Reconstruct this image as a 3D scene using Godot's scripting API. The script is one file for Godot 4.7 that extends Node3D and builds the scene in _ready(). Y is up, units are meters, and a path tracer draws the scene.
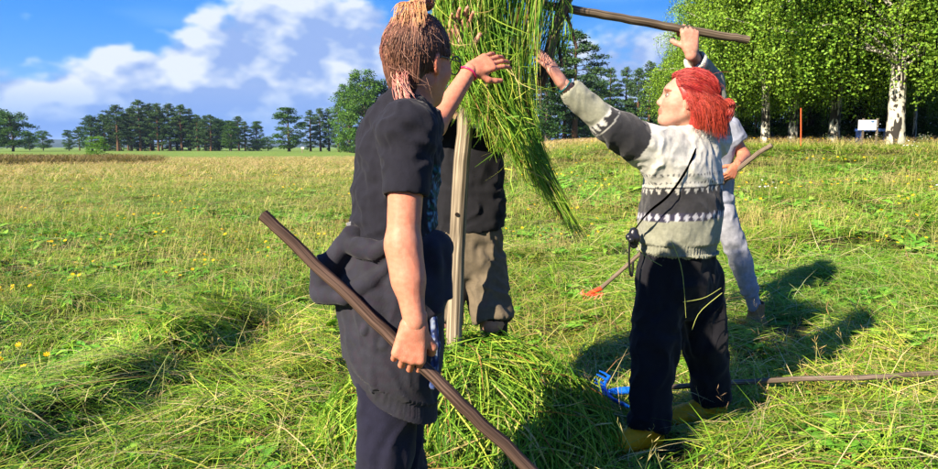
extends Node3D
# Hay making on a summer meadow: four people round a hay pole, rakes, a birch row and far pines.

var rng := RandomNumberGenerator.new()
var noise := FastNoiseLite.new()
var fine := FastNoiseLite.new()
var taken := {}
var mats := {}


func _ready() -> void:
	rng.seed = 4711
	noise.seed = 5
	noise.frequency = 1.0
	noise.fractal_octaves = 3
	fine.seed = 9
	fine.frequency = 1.0
	fine.fractal_octaves = 2
	make_camera()
	make_sky()
	make_sun()
	make_materials()
	make_ground()
	make_far_trees()
	make_birches()
	make_meadow()
	make_people()
	make_tools_and_hay()


func make_camera() -> void:
	var cam := Camera3D.new()
	cam.name = "camera"
	cam.position = Vector3(0, 1.31, 0)
	cam.rotation_degrees = Vector3(-7.05, 0, 0)
	cam.fov = 36.66
	cam.near = 0.05
	cam.far = 9000.0
	cam.current = true
	add_child(cam)


func make_sun() -> void:
	var sun := DirectionalLight3D.new()
	sun.name = "sun"
	sun.light_energy = 1.6
	sun.light_color = Color(1.0, 0.94, 0.84)
	sun.light_angular_distance = 0.6
	sun.shadow_enabled = true
	add_child(sun)
	sun.look_at_from_position(Vector3(-5.6, 4.6, 5.6), Vector3.ZERO)


func cloud_color(az: float, el: float, banks: PackedFloat32Array) -> Color:
	# az, el in degrees; az 0 is straight ahead
	var h := clampf(el / 60.0, 0.0, 1.0)
	var blue := Color(0.52, 0.76, 1.0).lerp(Color(0.28, 0.63, 1.0), clampf((el - 4.0) / 8.0, 0.0, 1.0)).lerp(Color(0.10, 0.36, 0.80), h)
	var k := fposmod(az + 180.0, 360.0) / 360.0 * banks.size()
	var i := int(k) % banks.size()
	var top := lerpf(banks[i], banks[(i + 1) % banks.size()], smoothstep(0.0, 1.0, k - floorf(k)))
	var a := deg_to_rad(az)
	var c := cos(deg_to_rad(el))
	var p := Vector3(sin(a) * c, sin(deg_to_rad(el)) * 1.7, -cos(a) * c) * 4.6
	var big := noise.get_noise_3dv(p)
	var small := noise.get_noise_3dv(p * 3.1 + Vector3(7, 3, 1))
	var tiny := noise.get_noise_3dv(p * 8.3 + Vector3(1, 9, 4))
	var body := (top - el) / 3.4 + big * 1.35 + small * 0.75 + tiny * 0.3
	if el > 14.0:
		body = maxf(body, (noise.get_noise_3dv(p * 0.35) - 0.22) * 3.0 + small * 0.3)
	var cover := smoothstep(0.0, 0.8, body)
	var q := p + Vector3(-cos(a) * 0.12, 0.15, -sin(a) * 0.12)
	var lift := (big - noise.get_noise_3dv(q)) * 1.5 + (small - noise.get_noise_3dv(q * 3.1 + Vector3(7, 3, 1))) * 0.9 + (tiny - noise.get_noise_3dv(q * 8.3 + Vector3(1, 9, 4))) * 0.25
	var lit := clampf(0.42 + lift * 1.05 - maxf(body - 1.2, 0.0) * 0.12, 0.0, 1.0)
	var cloud := Color(0.60, 0.71, 0.92).lerp(Color(0.91, 0.94, 0.99), lit)
	var low := clampf((4.6 - el) / 3.8, 0.0, 1.0)
	cloud = cloud.lerp(Color(0.40, 0.60, 0.92), low * 0.75)
	var wisp := smoothstep(0.0, 0.7, noise.get_noise_3d(p.x * 0.5 + 31.0, p.y * 1.6, p.z * 0.5)) * 0.35
	return blue.lerp(Color(0.75, 0.86, 0.98), wisp).lerp(cloud, cover * 0.97)


func make_sky() -> void:
	var w := 4096
	var rows := 2048
	var banks := PackedFloat32Array()
	for i in 72:
		banks.append(7.5 + 5.0 * noise.get_noise_2d(i * 0.55, 40.0))
	# the banks in view: lower at the left, tall behind the meadow's middle and right
	var seen := [6.0, 6.8, 8.0, 10.5, 12.0, 12.0, 11.0, 9.0, 7.5, 8.5, 10.5, 11.5, 11.5, 11.0]
	for i in seen.size():
		banks[29 + i] = seen[i]
	var sky := Image.create(w, rows, false, Image.FORMAT_RGB8)
	sky.fill(Color(0.42, 0.60, 0.92))
	# full detail up to 16 degrees, coarser above
	var fine_rows := 184
	var data := PackedByteArray()
	data.resize(w * fine_rows * 3)
	var at := 0
	for y in fine_rows:
		var el := (fine_rows - y - 0.5) / rows * 180.0
		for x in w:
			var c := cloud_color((x + 0.5) / w * 360.0, el, banks)
			data[at] = int(c.r * 255.0)
			data[at + 1] = int(c.g * 255.0)
			data[at + 2] = int(c.b * 255.0)
			at += 3
	var lower := Image.create_from_data(w, fine_rows, false, Image.FORMAT_RGB8, data)
	var upper := Image.create(512, 128, false, Image.FORMAT_RGB8)
	for y in 128:
		for x in 512:
			upper.set_pixel(x, y, cloud_color((x + 0.5) / 512.0 * 360.0, 90.0 - (y + 0.5) / 128.0 * 90.0, banks))
	upper.resize(w, rows / 2, Image.INTERPOLATE_CUBIC)
	sky.blit_rect(upper, Rect2i(0, 0, w, rows / 2), Vector2i(0, 0))
	sky.blit_rect(lower, Rect2i(0, 0, w, fine_rows), Vector2i(0, rows / 2 - fine_rows))
	var pano := PanoramaSkyMaterial.new()
	pano.panorama = ImageTexture.create_from_image(sky)
	pano.energy_multiplier = 0.375
	var env := Environment.new()
	env.background_mode = Environment.BG_SKY
	env.sky = Sky.new()
	env.sky.sky_material = pano
	env.tonemap_mode = Environment.TONE_MAPPER_LINEAR
	env.tonemap_exposure = 2.9
	env.fog_enabled = true
	env.fog_density = 0.00012
	env.fog_light_color = Color(0.72, 0.84, 1.0)
	env.sdfgi_enabled = true
	env.ssao_enabled = true
	env.ssil_enabled = true
	var world := WorldEnvironment.new()
	world.name = "world_environment"
	world.environment = env
	add_child(world)


# ---------------------------------------------------------------- materials

func noise_texture(freq: float, stretch: Vector2, lo: Color, hi: Color, octaves := 4, size := 256, seed_value := 1) -> ImageTexture:
	var n := FastNoiseLite.new()
	n.seed = seed_value
	n.frequency = freq
	n.fractal_octaves = octaves
	var small := n.get_seamless_image(int(size / stretch.x), int(size / stretch.y))
	small.resize(size, size, Image.INTERPOLATE_CUBIC)
	small.convert(Image.FORMAT_RGB8)
	for y in size:
		for x in size:
			small.set_pixel(x, y, lo.lerp(hi, small.get_pixel(x, y).r))
	return ImageTexture.create_from_image(small)


func plain(called: String, lin: Color, rough: float, sheen := 0.0, vertex := false, tex: Texture2D = null, tex_scale := 1.0, bump: Texture2D = null, bump_depth := 0.0, bump_scale := 1.0) -> StandardMaterial3D:
	var m := StandardMaterial3D.new()
	m.resource_name = called
	m.albedo_color = lin.linear_to_srgb()
	m.roughness = rough
	m.metallic_specular = 0.3
	m.vertex_color_use_as_albedo = vertex
	if sheen > 0.0:
		m.rim_enabled = true
		m.rim = sheen
		m.rim_tint = 0.6
	if tex or bump:
		m.uv1_triplanar = true
		m.uv1_world_triplanar = true
		m.uv1_scale = Vector3.ONE * tex_scale
	if tex:
		m.albedo_texture = tex
	if bump:
		m.heightmap_enabled = true
		m.heightmap_texture = bump
		m.heightmap_scale = bump_depth
		m.heightmap_flip_texture = false
	mats[called] = m
	return m


func make_materials() -> void:
	var soft := noise_texture(0.02, Vector2(1, 1), Color(0.8, 0.8, 0.8), Color(1, 1, 1), 4, 256, 3)
	var weave := noise_texture(0.12, Vector2(1, 1), Color(0, 0, 0), Color(1, 1, 1), 2, 256, 4)
	var rough_n := noise_texture(0.03, Vector2(1, 1), Color(0.45, 0.45, 0.45), Color(1, 1, 1), 5, 256, 6)
	var blotch := noise_texture(0.03, Vector2(1, 1), Color(0.93, 0.84, 0.82), Color(1, 1, 1), 4, 256, 8)
	plain("skin", Color(1, 1, 1), 0.5, 0.0, true, blotch, 7.0, weave, 0.04, 7.0)
	mats.skin.subsurf_scatter_enabled = true
	mats.skin.subsurf_scatter_strength = 0.12
	plain("cloth", Color(1, 1, 1), 0.92, 0.12, true, soft, 5.0, weave, 0.05, 5.0)
	plain("knit", Color(1, 1, 1), 0.95, 0.3, true, soft, 9.0, weave, 0.25, 9.0)
	plain("hair", Color(1, 1, 1), 0.42, 0.0, true)
	mats.hair.metallic_specular = 0.4
	plain("shoe", Color(1, 1, 1), 0.55, 0.0, true, soft, 8.0)
	plain("plastic", Color(1, 1, 1), 0.35, 0.0, true, soft, 12.0)
	mats.plastic.metallic_specular = 0.5
	var grain := noise_texture(0.05, Vector2(1, 10), Color(0.36, 0.34, 0.32), Color(1, 1, 1), 4, 256, 11)
	var grain_bump := noise_texture(0.05, Vector2(1, 10), Color(0, 0, 0), Color(1, 1, 1), 4, 256, 11)
	# wood keeps UVs: u round the stick, v along it
	for w in [["wood_pale", Color(0.52, 0.43, 0.31)], ["wood_grey", Color(0.27, 0.21, 0.145)], ["wood_dark", Color(0.165, 0.105, 0.08)], ["wood_light", Color(0.36, 0.28, 0.21)]]:
		var m := plain(w[0], w[1], 0.75, 0.0, true)
		m.albedo_texture = grain
		m.uv1_scale = Vector3(1, 1.3, 1)
		m.heightmap_enabled = true
		m.heightmap_texture = grain_bump
		m.heightmap_scale = 0.18
	var leafy := plain("leaf", Color(1, 1, 1), 0.5, 0.0, true)
	leafy.backlight_enabled = true
	leafy.backlight = Color(0.62, 0.68, 0.30)
	leafy.cull_mode = BaseMaterial3D.CULL_DISABLED
	var needle := plain("needle", Color(1, 1, 1), 0.6, 0.0, true)
	needle.backlight_enabled = true
	needle.backlight = Color(0.3, 0.34, 0.16)
	needle.cull_mode = BaseMaterial3D.CULL_DISABLED
	var grassy := plain("grass", Color(1, 1, 1), 0.55, 0.0, true)
	grassy.backlight_enabled = true
	grassy.backlight = Color(0.62, 0.66, 0.34)
	grassy.cull_mode = BaseMaterial3D.CULL_DISABLED
	plain("bark", Color(1, 1, 1), 0.9, 0.0, true, rough_n, 1.5)
	var bk := birch_bark()
	var bm := plain("birch_bark", Color(1, 1, 1), 0.8, 0.0, false)
	bm.albedo_texture = bk
	bm.uv1_scale = Vector3(1, 1, 1)
	plain("ground", Color(1, 1, 1), 1.0, 0.0, true, rough_n, 0.9, rough_n, 3.0, 0.9)
	plain("hill", Color(0.035, 0.075, 0.05), 1.0, 0.0, false, rough_n, 0.01)
	var g := plain("glass", Color(0.9, 0.95, 1.0), 0.02)
	g.transparency = BaseMaterial3D.TRANSPARENCY_ALPHA
	g.albedo_color.a = 0.08


func birch_bark() -> ImageTexture:
	var img := Image.create(256, 1024, false, Image.FORMAT_RGB8)
	var a := FastNoiseLite.new()
	a.seed = 21
	a.frequency = 1.0
	a.fractal_octaves = 3
	for y in 1024:
		for x in 256:
			var t := x / 256.0 * TAU
			var p := Vector3(cos(t) * 1.2, y * 0.055, sin(t) * 1.2)
			var line := a.get_noise_3dv(p)
			var patch := a.get_noise_3d(cos(t) * 0.9, y * 0.012 + 9.0, sin(t) * 0.9)
			var dark := maxf(smoothstep(0.18, 0.30, line), smoothstep(0.16, 0.28, patch + 0.12 * line + maxf(0.0, 0.16 - (1024 - y) * 0.0010)))
			var base := Color(0.74, 0.73, 0.68).lerp(Color(0.50, 0.47, 0.42), clampf(0.5 + line, 0.0, 1.0) * 0.6)
			img.set_pixel(x, y, base.lerp(Color(0.13, 0.12, 0.11), dark * 0.9))
	return ImageTexture.create_from_image(img)


# ---------------------------------------------------------------- naming

func numbered(called: String) -> String:
	var n: int = taken.get(called, 0)
	taken[called] = n + 1
	return called if n == 0 else "%s_%03d" % [called, n]


func thing(called: String, label: String, category: String, at := Vector3.ZERO, group := "") -> Node3D:
	var o := Node3D.new()
	o.name = numbered(called)
	o.position = at
	add_child(o)
	describe(o, label, category, group)
	return o


func describe(o: Node3D, label: String, category: String, group := "") -> void:
	o.set_meta("label", label)
	o.set_meta("category", category)
	if group:
		o.set_meta("group", group)


func copy_of(source: Node3D, at: Vector3, turn: float, grow: Vector3, label: String) -> Node3D:
	var o: Node3D = source.duplicate()
	var base := String(source.name)
	if base.length() > 4 and base.substr(base.length() - 4, 1) == "_" and base.right(3).is_valid_int():
		base = base.left(base.length() - 4)
	o.name = numbered(base)
	add_child(o)
	o.position = at
	o.rotation.y = turn
	o.scale = grow
	o.set_meta("label", label)
	return o


# a mesh whose vertices are in world coordinates, hung under parent (a top-level node that is moved but not turned)
func part(called: String, mesh: Mesh, material: Material, parent: Node3D, under: Node3D = null) -> MeshInstance3D:
	var o := MeshInstance3D.new()
	o.name = called
	o.mesh = mesh
	o.material_override = material
	if under:
		under.add_child(o, true)
	else:
		parent.add_child(o, true)
		o.position = -parent.position
	return o


# ---------------------------------------------------------------- mesh building

class Buf:
	var v := PackedVector3Array()
	var n := PackedVector3Array()
	var c := PackedColorArray()
	var uv := PackedVector2Array()
	var i := PackedInt32Array()
	var smooth := true

	func tri(a: Vector3, b: Vector3, d: Vector3, col: Color) -> void:
		var k := v.size()
		v.append(a); v.append(b); v.append(d)
		c.append(col); c.append(col); c.append(col)
		i.append(k); i.append(k + 1); i.append(k + 2)

	func quad(a: Vector3, b: Vector3, d: Vector3, e: Vector3, col: Color) -> void:
		var k := v.size()
		v.append(a); v.append(b); v.append(d); v.append(e)
		c.append(col); c.append(col); c.append(col); c.append(col)
		i.append(k); i.append(k + 1); i.append(k + 2)
		i.append(k); i.append(k + 2); i.append(k + 3)

	# a tapering flat strip along points; side is the direction across it
	func strip(pts: PackedVector3Array, width: float, side: Vector3, col: Color, col_tip: Color, taper := 1.0) -> void:
		var m := pts.size()
		var k := v.size()
		for j in m:
			var t := float(j) / (m - 1)
			var w := width * 0.5 * minf(1.0, (1.0 - t) * 2.2 * taper + (1.0 - taper) + 0.03) * (0.6 + minf(t * 2.0, 0.4))
			v.append(pts[j] - side * w)
			v.append(pts[j] + side * w)
			var cc := col.lerp(col_tip, t)
			c.append(cc); c.append(cc)
		for j in m - 1:
			var b := k + j * 2
			i.append(b); i.append(b + 1); i.append(b + 3)
			i.append(b); i.append(b + 3); i.append(b + 2)

	func tube(pts: PackedVector3Array, radii: PackedFloat32Array, sides: int, cols: PackedColorArray, caps := true) -> void:
		var m := pts.size()
		var k := v.size()
		var along := 0.0
		var ref := Vector3.UP if absf((pts[m - 1] - pts[0]).normalized().y) < 0.9 else Vector3.RIGHT
		for j in m:
			var d := (pts[mini(j + 1, m - 1)] - pts[maxi(j - 1, 0)]).normalized()
			var s := d.cross(ref).normalized()
			var u := s.cross(d).normalized()
			if j:
				along += pts[j].distance_to(pts[j - 1])
			var col: Color = cols[mini(j, cols.size() - 1)]
			for q in sides + 1:
				var a := TAU * q / sides
				var nn := s * cos(a) + u * sin(a)
				v.append(pts[j] + nn * radii[mini(j, radii.size() - 1)])
				n.append(nn)
				c.append(col)
				uv.append(Vector2(float(q) / sides, along))
		for j in m - 1:
			for q in sides:
				var b := k + j * (sides + 1) + q
				i.append(b); i.append(b + 1); i.append(b + sides + 1)
				i.append(b + 1); i.append(b + sides + 2); i.append(b + sides + 1)
		if caps:
			for e in 2:
				var j := 0 if e == 0 else m - 1
				var d := (pts[1] - pts[0]).normalized() * -1.0 if e == 0 else (pts[m - 1] - pts[m - 2]).normalized()
				var b := v.size()
				var col: Color = cols[mini(j, cols.size() - 1)]
				var ring := k + j * (sides + 1)
				v.append(pts[j] + d * radii[mini(j, radii.size() - 1)] * 0.25)
				n.append(d); c.append(col); uv.append(Vector2(0.5, along))
				for q in sides + 1:
					v.append(v[ring + q]); n.append(d); c.append(col); uv.append(Vector2(0.5 + 0.2 * cos(TAU * q / sides), along + 0.2 * sin(TAU * q / sides)))
				for q in sides:
					i.append(b)
					i.append(b + 2 + q if e == 0 else b + 1 + q)
					i.append(b + 1 + q if e == 0 else b + 2 + q)

	# a strip with normals and uvs, for buffers that also hold tubes
	func strip_uv(pts: PackedVector3Array, width: float) -> void:
		var k := v.size()
		for j in pts.size():
			var d := (pts[mini(j + 1, pts.size() - 1)] - pts[maxi(j - 1, 0)]).normalized()
			var side := d.cross(Vector3(0.3, 0.1, 0.9)).normalized()
			var nn := side.cross(d).normalized()
			for e in 2:
				v.append(pts[j] + side * width * (e - 0.5))
				n.append(nn)
				c.append(Color(0.3, 0.24, 0.2))
				uv.append(Vector2(0.5, 0.2))
		for j in pts.size() - 1:
			var b := k + j * 2
			i.append(b); i.append(b + 1); i.append(b + 3)
			i.append(b); i.append(b + 3); i.append(b + 2)

	func box(at: Transform3D, size: Vector3, col: Color) -> void:
		var h := size * 0.5
		for f in 6:
			var ax := f / 2
			var sg := 1.0 if f % 2 == 0 else -1.0
			var nn := Vector3.ZERO
			nn[ax] = sg
			var a := Vector3.ZERO
			a[(ax + 1) % 3] = 1.0
			var b := Vector3.ZERO
			b[(ax + 2) % 3] = sg
			var k := v.size()
			for q in [[-1, -1], [-1, 1], [1, 1], [1, -1]]:
				v.append(at * ((nn + a * q[0] + b * q[1]) * h))
				n.append(at.basis * nn)
				c.append(col)
				uv.append(Vector2(q[0], q[1]))
			i.append(k); i.append(k + 1); i.append(k + 2)
			i.append(k); i.append(k + 2); i.append(k + 3)

	func mesh() -> ArrayMesh:
		var a := []
		a.resize(Mesh.ARRAY_MAX)
		a[Mesh.ARRAY_VERTEX] = v
		if n.size() == v.size():
			a[Mesh.ARRAY_NORMAL] = n
		if uv.size() == v.size():
			a[Mesh.ARRAY_TEX_UV] = uv
		a[Mesh.ARRAY_COLOR] = c
		a[Mesh.ARRAY_INDEX] = i
		var m := ArrayMesh.new()
		m.add_surface_from_arrays(Mesh.PRIMITIVE_TRIANGLES, a)
		return m


# A field of distances on a grid; bones and balls are joined with a smooth minimum and the zero level is meshed as surface nets.
class Field:
	var o: Vector3
	var s: float
	var nx: int
	var ny: int
	var nz: int
	var d := PackedFloat32Array()

	func _init(lo: Vector3, hi: Vector3, cell: float) -> void:
		o = lo
		s = cell
		nx = int(ceil((hi.x - lo.x) / cell)) + 1
		ny = int(ceil((hi.y - lo.y) / cell)) + 1
		nz = int(ceil((hi.z - lo.z) / cell)) + 1
		d.resize(nx * ny * nz)
		d.fill(1000.0)

	# mode 0 joins, 1 carves away; ends: 1 flat at a, 2 flat at b; squash < 1 flattens along the unit vector flat
	func bone(a: Vector3, b: Vector3, ra: float, rb: float, k := 0.02, ends := 0, flat := Vector3.ZERO, squash := 1.0, mode := 0) -> void:
		var r := maxf(ra, rb) + k + s * 2.5
		var lo := a.min(b) - Vector3.ONE * r
		var hi := a.max(b) + Vector3.ONE * r
		var x0 := maxi(0, int((lo.x - o.x) / s)); var x1 := mini(nx - 1, int((hi.x - o.x) / s) + 1)
		var y0 := maxi(0, int((lo.y - o.y) / s)); var y1 := mini(ny - 1, int((hi.y - o.y) / s) + 1)
		var z0 := maxi(0, int((lo.z - o.z) / s)); var z1 := mini(nz - 1, int((hi.z - o.z) / s) + 1)
		var ab := b - a
		var len := ab.length()
		var inv := 1.0 / maxf(ab.length_squared(), 1e-9)
		var more := 1.0 / squash - 1.0
		for z in range(z0, z1 + 1):
			for y in range(y0, y1 + 1):
				var at := (z * ny + y) * nx + x0
				var p := Vector3(o.x + x0 * s, o.y + y * s, o.z + z * s) - a
				for x in range(x0, x1 + 1):
					var t := p.dot(ab) * inv
					var tc := clampf(t, 0.0, 1.0)
					var q := p - ab * tc
					if more != 0.0:
						q += flat * (q.dot(flat) * more)
					var e := q.length() - (ra + (rb - ra) * tc)
					if ends:
						if ends & 1 and t < 0.0:
							e = maxf((p - ab * t).length() - ra, -t * len)
						elif ends & 2 and t > 1.0:
							e = maxf((p - ab * t).length() - rb, (t - 1.0) * len)
						elif ends & 2 and t > 0.5:
							e = maxf(e, (t - 1.0) * len)
						elif ends & 1 and t < 0.5:
							e = maxf(e, -t * len)
					var was := d[at]
					if mode == 1:
						d[at] = maxf(was, -e)
					elif was > 900.0:
						d[at] = e
					else:
						var h := maxf(k - absf(was - e), 0.0)
						d[at] = minf(was, e) - h * h * 0.25 / k
					at += 1
					p.x += s

	func ball(c: Vector3, frame: Basis, r: Vector3, k := 0.01, mode := 0) -> void:
		var m := maxf(r.x, maxf(r.y, r.z)) + k + s * 2.5
		var least := minf(r.x, minf(r.y, r.z))
		var back := frame.transposed()
		var x0 := maxi(0, int((c.x - m - o.x) / s)); var x1 := mini(nx - 1, int((c.x + m - o.x) / s) + 1)
		var y0 := maxi(0, int((c.y - m - o.y) / s)); var y1 := mini(ny - 1, int((c.y + m - o.y) / s) + 1)
		var z0 := maxi(0, int((c.z - m - o.z) / s)); var z1 := mini(nz - 1, int((c.z + m - o.z) / s) + 1)
		var ir := Vector3.ONE / r
		for z in range(z0, z1 + 1):
			for y in range(y0, y1 + 1):
				var at := (z * ny + y) * nx + x0
				var p := Vector3(o.x + x0 * s, o.y + y * s, o.z + z * s) - c
				for x in range(x0, x1 + 1):
					var e := ((back * p) * ir).length()
					e = (e - 1.0) * (least if e < 1.0 else lerpf(least, 1.0 / maxf((((back * p) * ir) * ir).length() / e, 1e-6), 0.5))
					var was := d[at]
					if mode == 1:
						var h1 := maxf(k - absf(was + e), 0.0)
						d[at] = maxf(was, -e) + h1 * h1 * 0.25 / k
					elif was > 900.0:
						d[at] = e
					else:
						var h := maxf(k - absf(was - e), 0.0)
						d[at] = minf(was, e) - h * h * 0.25 / k
					at += 1
					p.x += s

	# keeps what lies behind the plane
	func cut(point: Vector3, normal: Vector3) -> void:
		var at := 0
		for z in nz:
			for y in ny:
				var e := (Vector3(o.x, o.y + y * s, o.z + z * s) - point).dot(normal)
				var step := normal.x * s
				for x in nx:
					if d[at] < e:
						d[at] = e
					at += 1
					e += step

	func add_to(buf: Buf, color: Callable, fold = null) -> void:
		var index := PackedInt32Array()
		index.resize(d.size())
		index.fill(-1)
		var first := buf.v.size()
		var row := nx
		var slab := nx * ny
		var off := PackedInt32Array([0, 1, row, row + 1, slab, slab + 1, slab + row, slab + row + 1])
		var ea := PackedInt32Array([0, 2, 4, 6, 0, 1, 4, 5, 0, 1, 2, 3])
		var eb := PackedInt32Array([1, 3, 5, 7, 2, 3, 6, 7, 4, 5, 6, 7])
		var far := s * 4.0
		for z in nz - 1:
			for y in ny - 1:
				var at := z * slab + y * row
				for x in nx - 1:
					var v0 := d[at]
					if v0 < far and v0 > -far:
						var mask := 0
						for q in 8:
							if d[at + off[q]] < 0.0:
								mask |= 1 << q
						if mask != 0 and mask != 255:
							var sum := Vector3.ZERO
							var n := 0
							for e in 12:
								var a := ea[e]
								var b := eb[e]
								if ((mask >> a) & 1) != ((mask >> b) & 1):
									var da := d[at + off[a]]
									var t := da / (da - d[at + off[b]])
									var pa := Vector3(a & 1, (a >> 1) & 1, a >> 2)
									var pb := Vector3(b & 1, (b >> 1) & 1, b >> 2)
									sum += pa.lerp(pb, t)
									n += 1
							index[at] = buf.v.size()
							buf.v.append(o + (Vector3(x, y, z) + sum / n) * s)
					at += 1
		var faces := PackedInt32Array()
		for z in range(1, nz - 1):
			for y in range(1, ny - 1):
				var at := z * slab + y * row + 1
				for x in range(1, nx - 1):
					if index[at] >= 0:
						var inside := d[at] < 0.0
						for ax in 3:
							var step: int = [1, row, slab][ax]
							if (d[at + step] < 0.0) != inside:
								var p: int = [row, slab, 1][ax]
								var q: int = [slab, 1, row][ax]
								var a := index[at]
								var b := index[at - p]
								var c := index[at - p - q]
								var e := index[at - q]
								if a >= 0 and b >= 0 and c >= 0 and e >= 0:
									if inside:
										faces.append_array(PackedInt32Array([a, c, b, a, e, c]))
									else:
										faces.append_array(PackedInt32Array([a, b, c, a, c, e]))
					at += 1
		var count := buf.v.size() - first
		var normals := face_normals(buf.v, faces, first, count)
		if fold != null:
			for j in count:
				buf.v[first + j] += normals[j] * float(fold.call(buf.v[first + j], normals[j]))
			normals = face_normals(buf.v, faces, first, count)
		for j in count:
			buf.c.append(color.call(buf.v[first + j], normals[j]))
		buf.n.append_array(normals)
		buf.i.append_array(faces)

	func face_normals(v: PackedVector3Array, faces: PackedInt32Array, first: int, count: int) -> PackedVector3Array:
		var out := PackedVector3Array()
		out.resize(count)
		for f in range(0, faces.size(), 3):
			var a := faces[f]
			var b := faces[f + 1]
			var c := faces[f + 2]
			var nn := (v[c] - v[a]).cross(v[b] - v[a])
			out[a - first] += nn
			out[b - first] += nn
			out[c - first] += nn
		for j in count:
			out[j] = out[j].normalized()
		return out


func curve_points(keys: Array, n: int) -> PackedVector3Array:
	# Catmull-Rom through the keys
	var out := PackedVector3Array()
	for j in n:
		var t := float(j) / (n - 1) * (keys.size() - 1)
		var k := mini(int(t), keys.size() - 2)
		var a: Vector3 = keys[maxi(k - 1, 0)]
		var b: Vector3 = keys[k]
		var c: Vector3 = keys[k + 1]
		var e: Vector3 = keys[mini(k + 2, keys.size() - 1)]
		out.append(b.cubic_interpolate(c, a, e, t - k))
	return out


func rnd(a: float, b: float) -> float:
	return rng.randf_range(a, b)


func rnd_dir() -> Vector3:
	var z := rnd(-1, 1)
	var a := rnd(0, TAU)
	var r := sqrt(1.0 - z * z)
	return Vector3(r * cos(a), z, r * sin(a))


func jitter(c: Color, amount: float) -> Color:
	var k := 1.0 + rnd(-amount, amount)
	return Color(c.r * k * (1.0 + rnd(-amount, amount) * 0.4), c.g * k, c.b * k * (1.0 + rnd(-amount, amount) * 0.4))


# ---------------------------------------------------------------- ground and meadow

func bell(x: float, w: float) -> float:
	return exp(-x * x / (w * w))


# how near p is to the line a-b, as (distance across with sign, part along)
func along_line(x: float, z: float, a: Vector2, b: Vector2) -> Vector2:
	var ab := b - a
	var p := Vector2(x, z) - a
	return Vector2(ab.cross(p) / ab.length(), p.dot(ab) / ab.length_squared())


const SWATHS := [
	[Vector2(-2.15, -2.2), Vector2(-1.72, -5.2), 0.17, 0.21],
	[Vector2(-0.9, -3.6), Vector2(-1.05, -5.6), 0.17, 0.09],
	[Vector2(-3.6, -2.6), Vector2(-3.2, -6.5), 0.26, 0.10],
	[Vector2(0.95, -2.55), Vector2(3.2, -3.05), 0.34, 0.16],
	[Vector2(0.2, -6.8), Vector2(5.5, -8.5), 0.5, 0.14],
]


func swath(x: float, z: float) -> float:
	var h := 0.0
	for s in SWATHS:
		var q := along_line(x, z, s[0], s[1])
		var inside := smoothstep(-0.08, 0.1, q.y) * (1.0 - smoothstep(0.9, 1.08, q.y))
		h = maxf(h, inside * s[3] * bell(q.x + 0.1 * noise.get_noise_2d(x * 1.3, z * 1.3), s[2]) * (0.8 + 0.5 * noise.get_noise_2d(x * 2.0 + 5.0, z * 2.0)))
	return h


func ground_height(x: float, z: float) -> float:
	var d := sqrt(x * x + z * z)
	var side := smoothstep(-0.16, 0.22, x / maxf(-z, 0.5)) if z < 0.0 else smoothstep(-20.0, 20.0, x)
	var h := side * smoothstep(5.0, 20.0, d) * (1.02 + 0.013 * minf(d, 400.0))
	if d < 60.0:
		h += (0.05 * noise.get_noise_2d(x * 0.5, z * 0.5) + 0.045 * noise.get_noise_2d(x * 1.7, z * 1.7)) * smoothstep(60.0, 30.0, d)
	if d < 14.0:
		h += swath(x, z)
	return h


const GREEN := Color(0.10, 0.17, 0.02)
const MEADOW_FAR := Color(0.27, 0.29, 0.055)
const LAWN := Color(0.30, 0.46, 0.07)
const BROWN := Color(0.16, 0.11, 0.055)


func ground_color(x: float, z: float, d: float) -> Color:
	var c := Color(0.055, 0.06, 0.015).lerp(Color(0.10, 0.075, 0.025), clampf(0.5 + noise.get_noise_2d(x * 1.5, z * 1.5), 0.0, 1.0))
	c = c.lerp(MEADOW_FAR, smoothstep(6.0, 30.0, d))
	var edge := 74.0 + 10.0 * noise.get_noise_2d(x * 0.03, 3.0)
	if z < 0.0 and x / maxf(-z, 1.0) < 0.05:
		c = c.lerp(LAWN, smoothstep(edge - 2.0, edge + 2.0, d))
	return jitter(c, 0.1)


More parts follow.
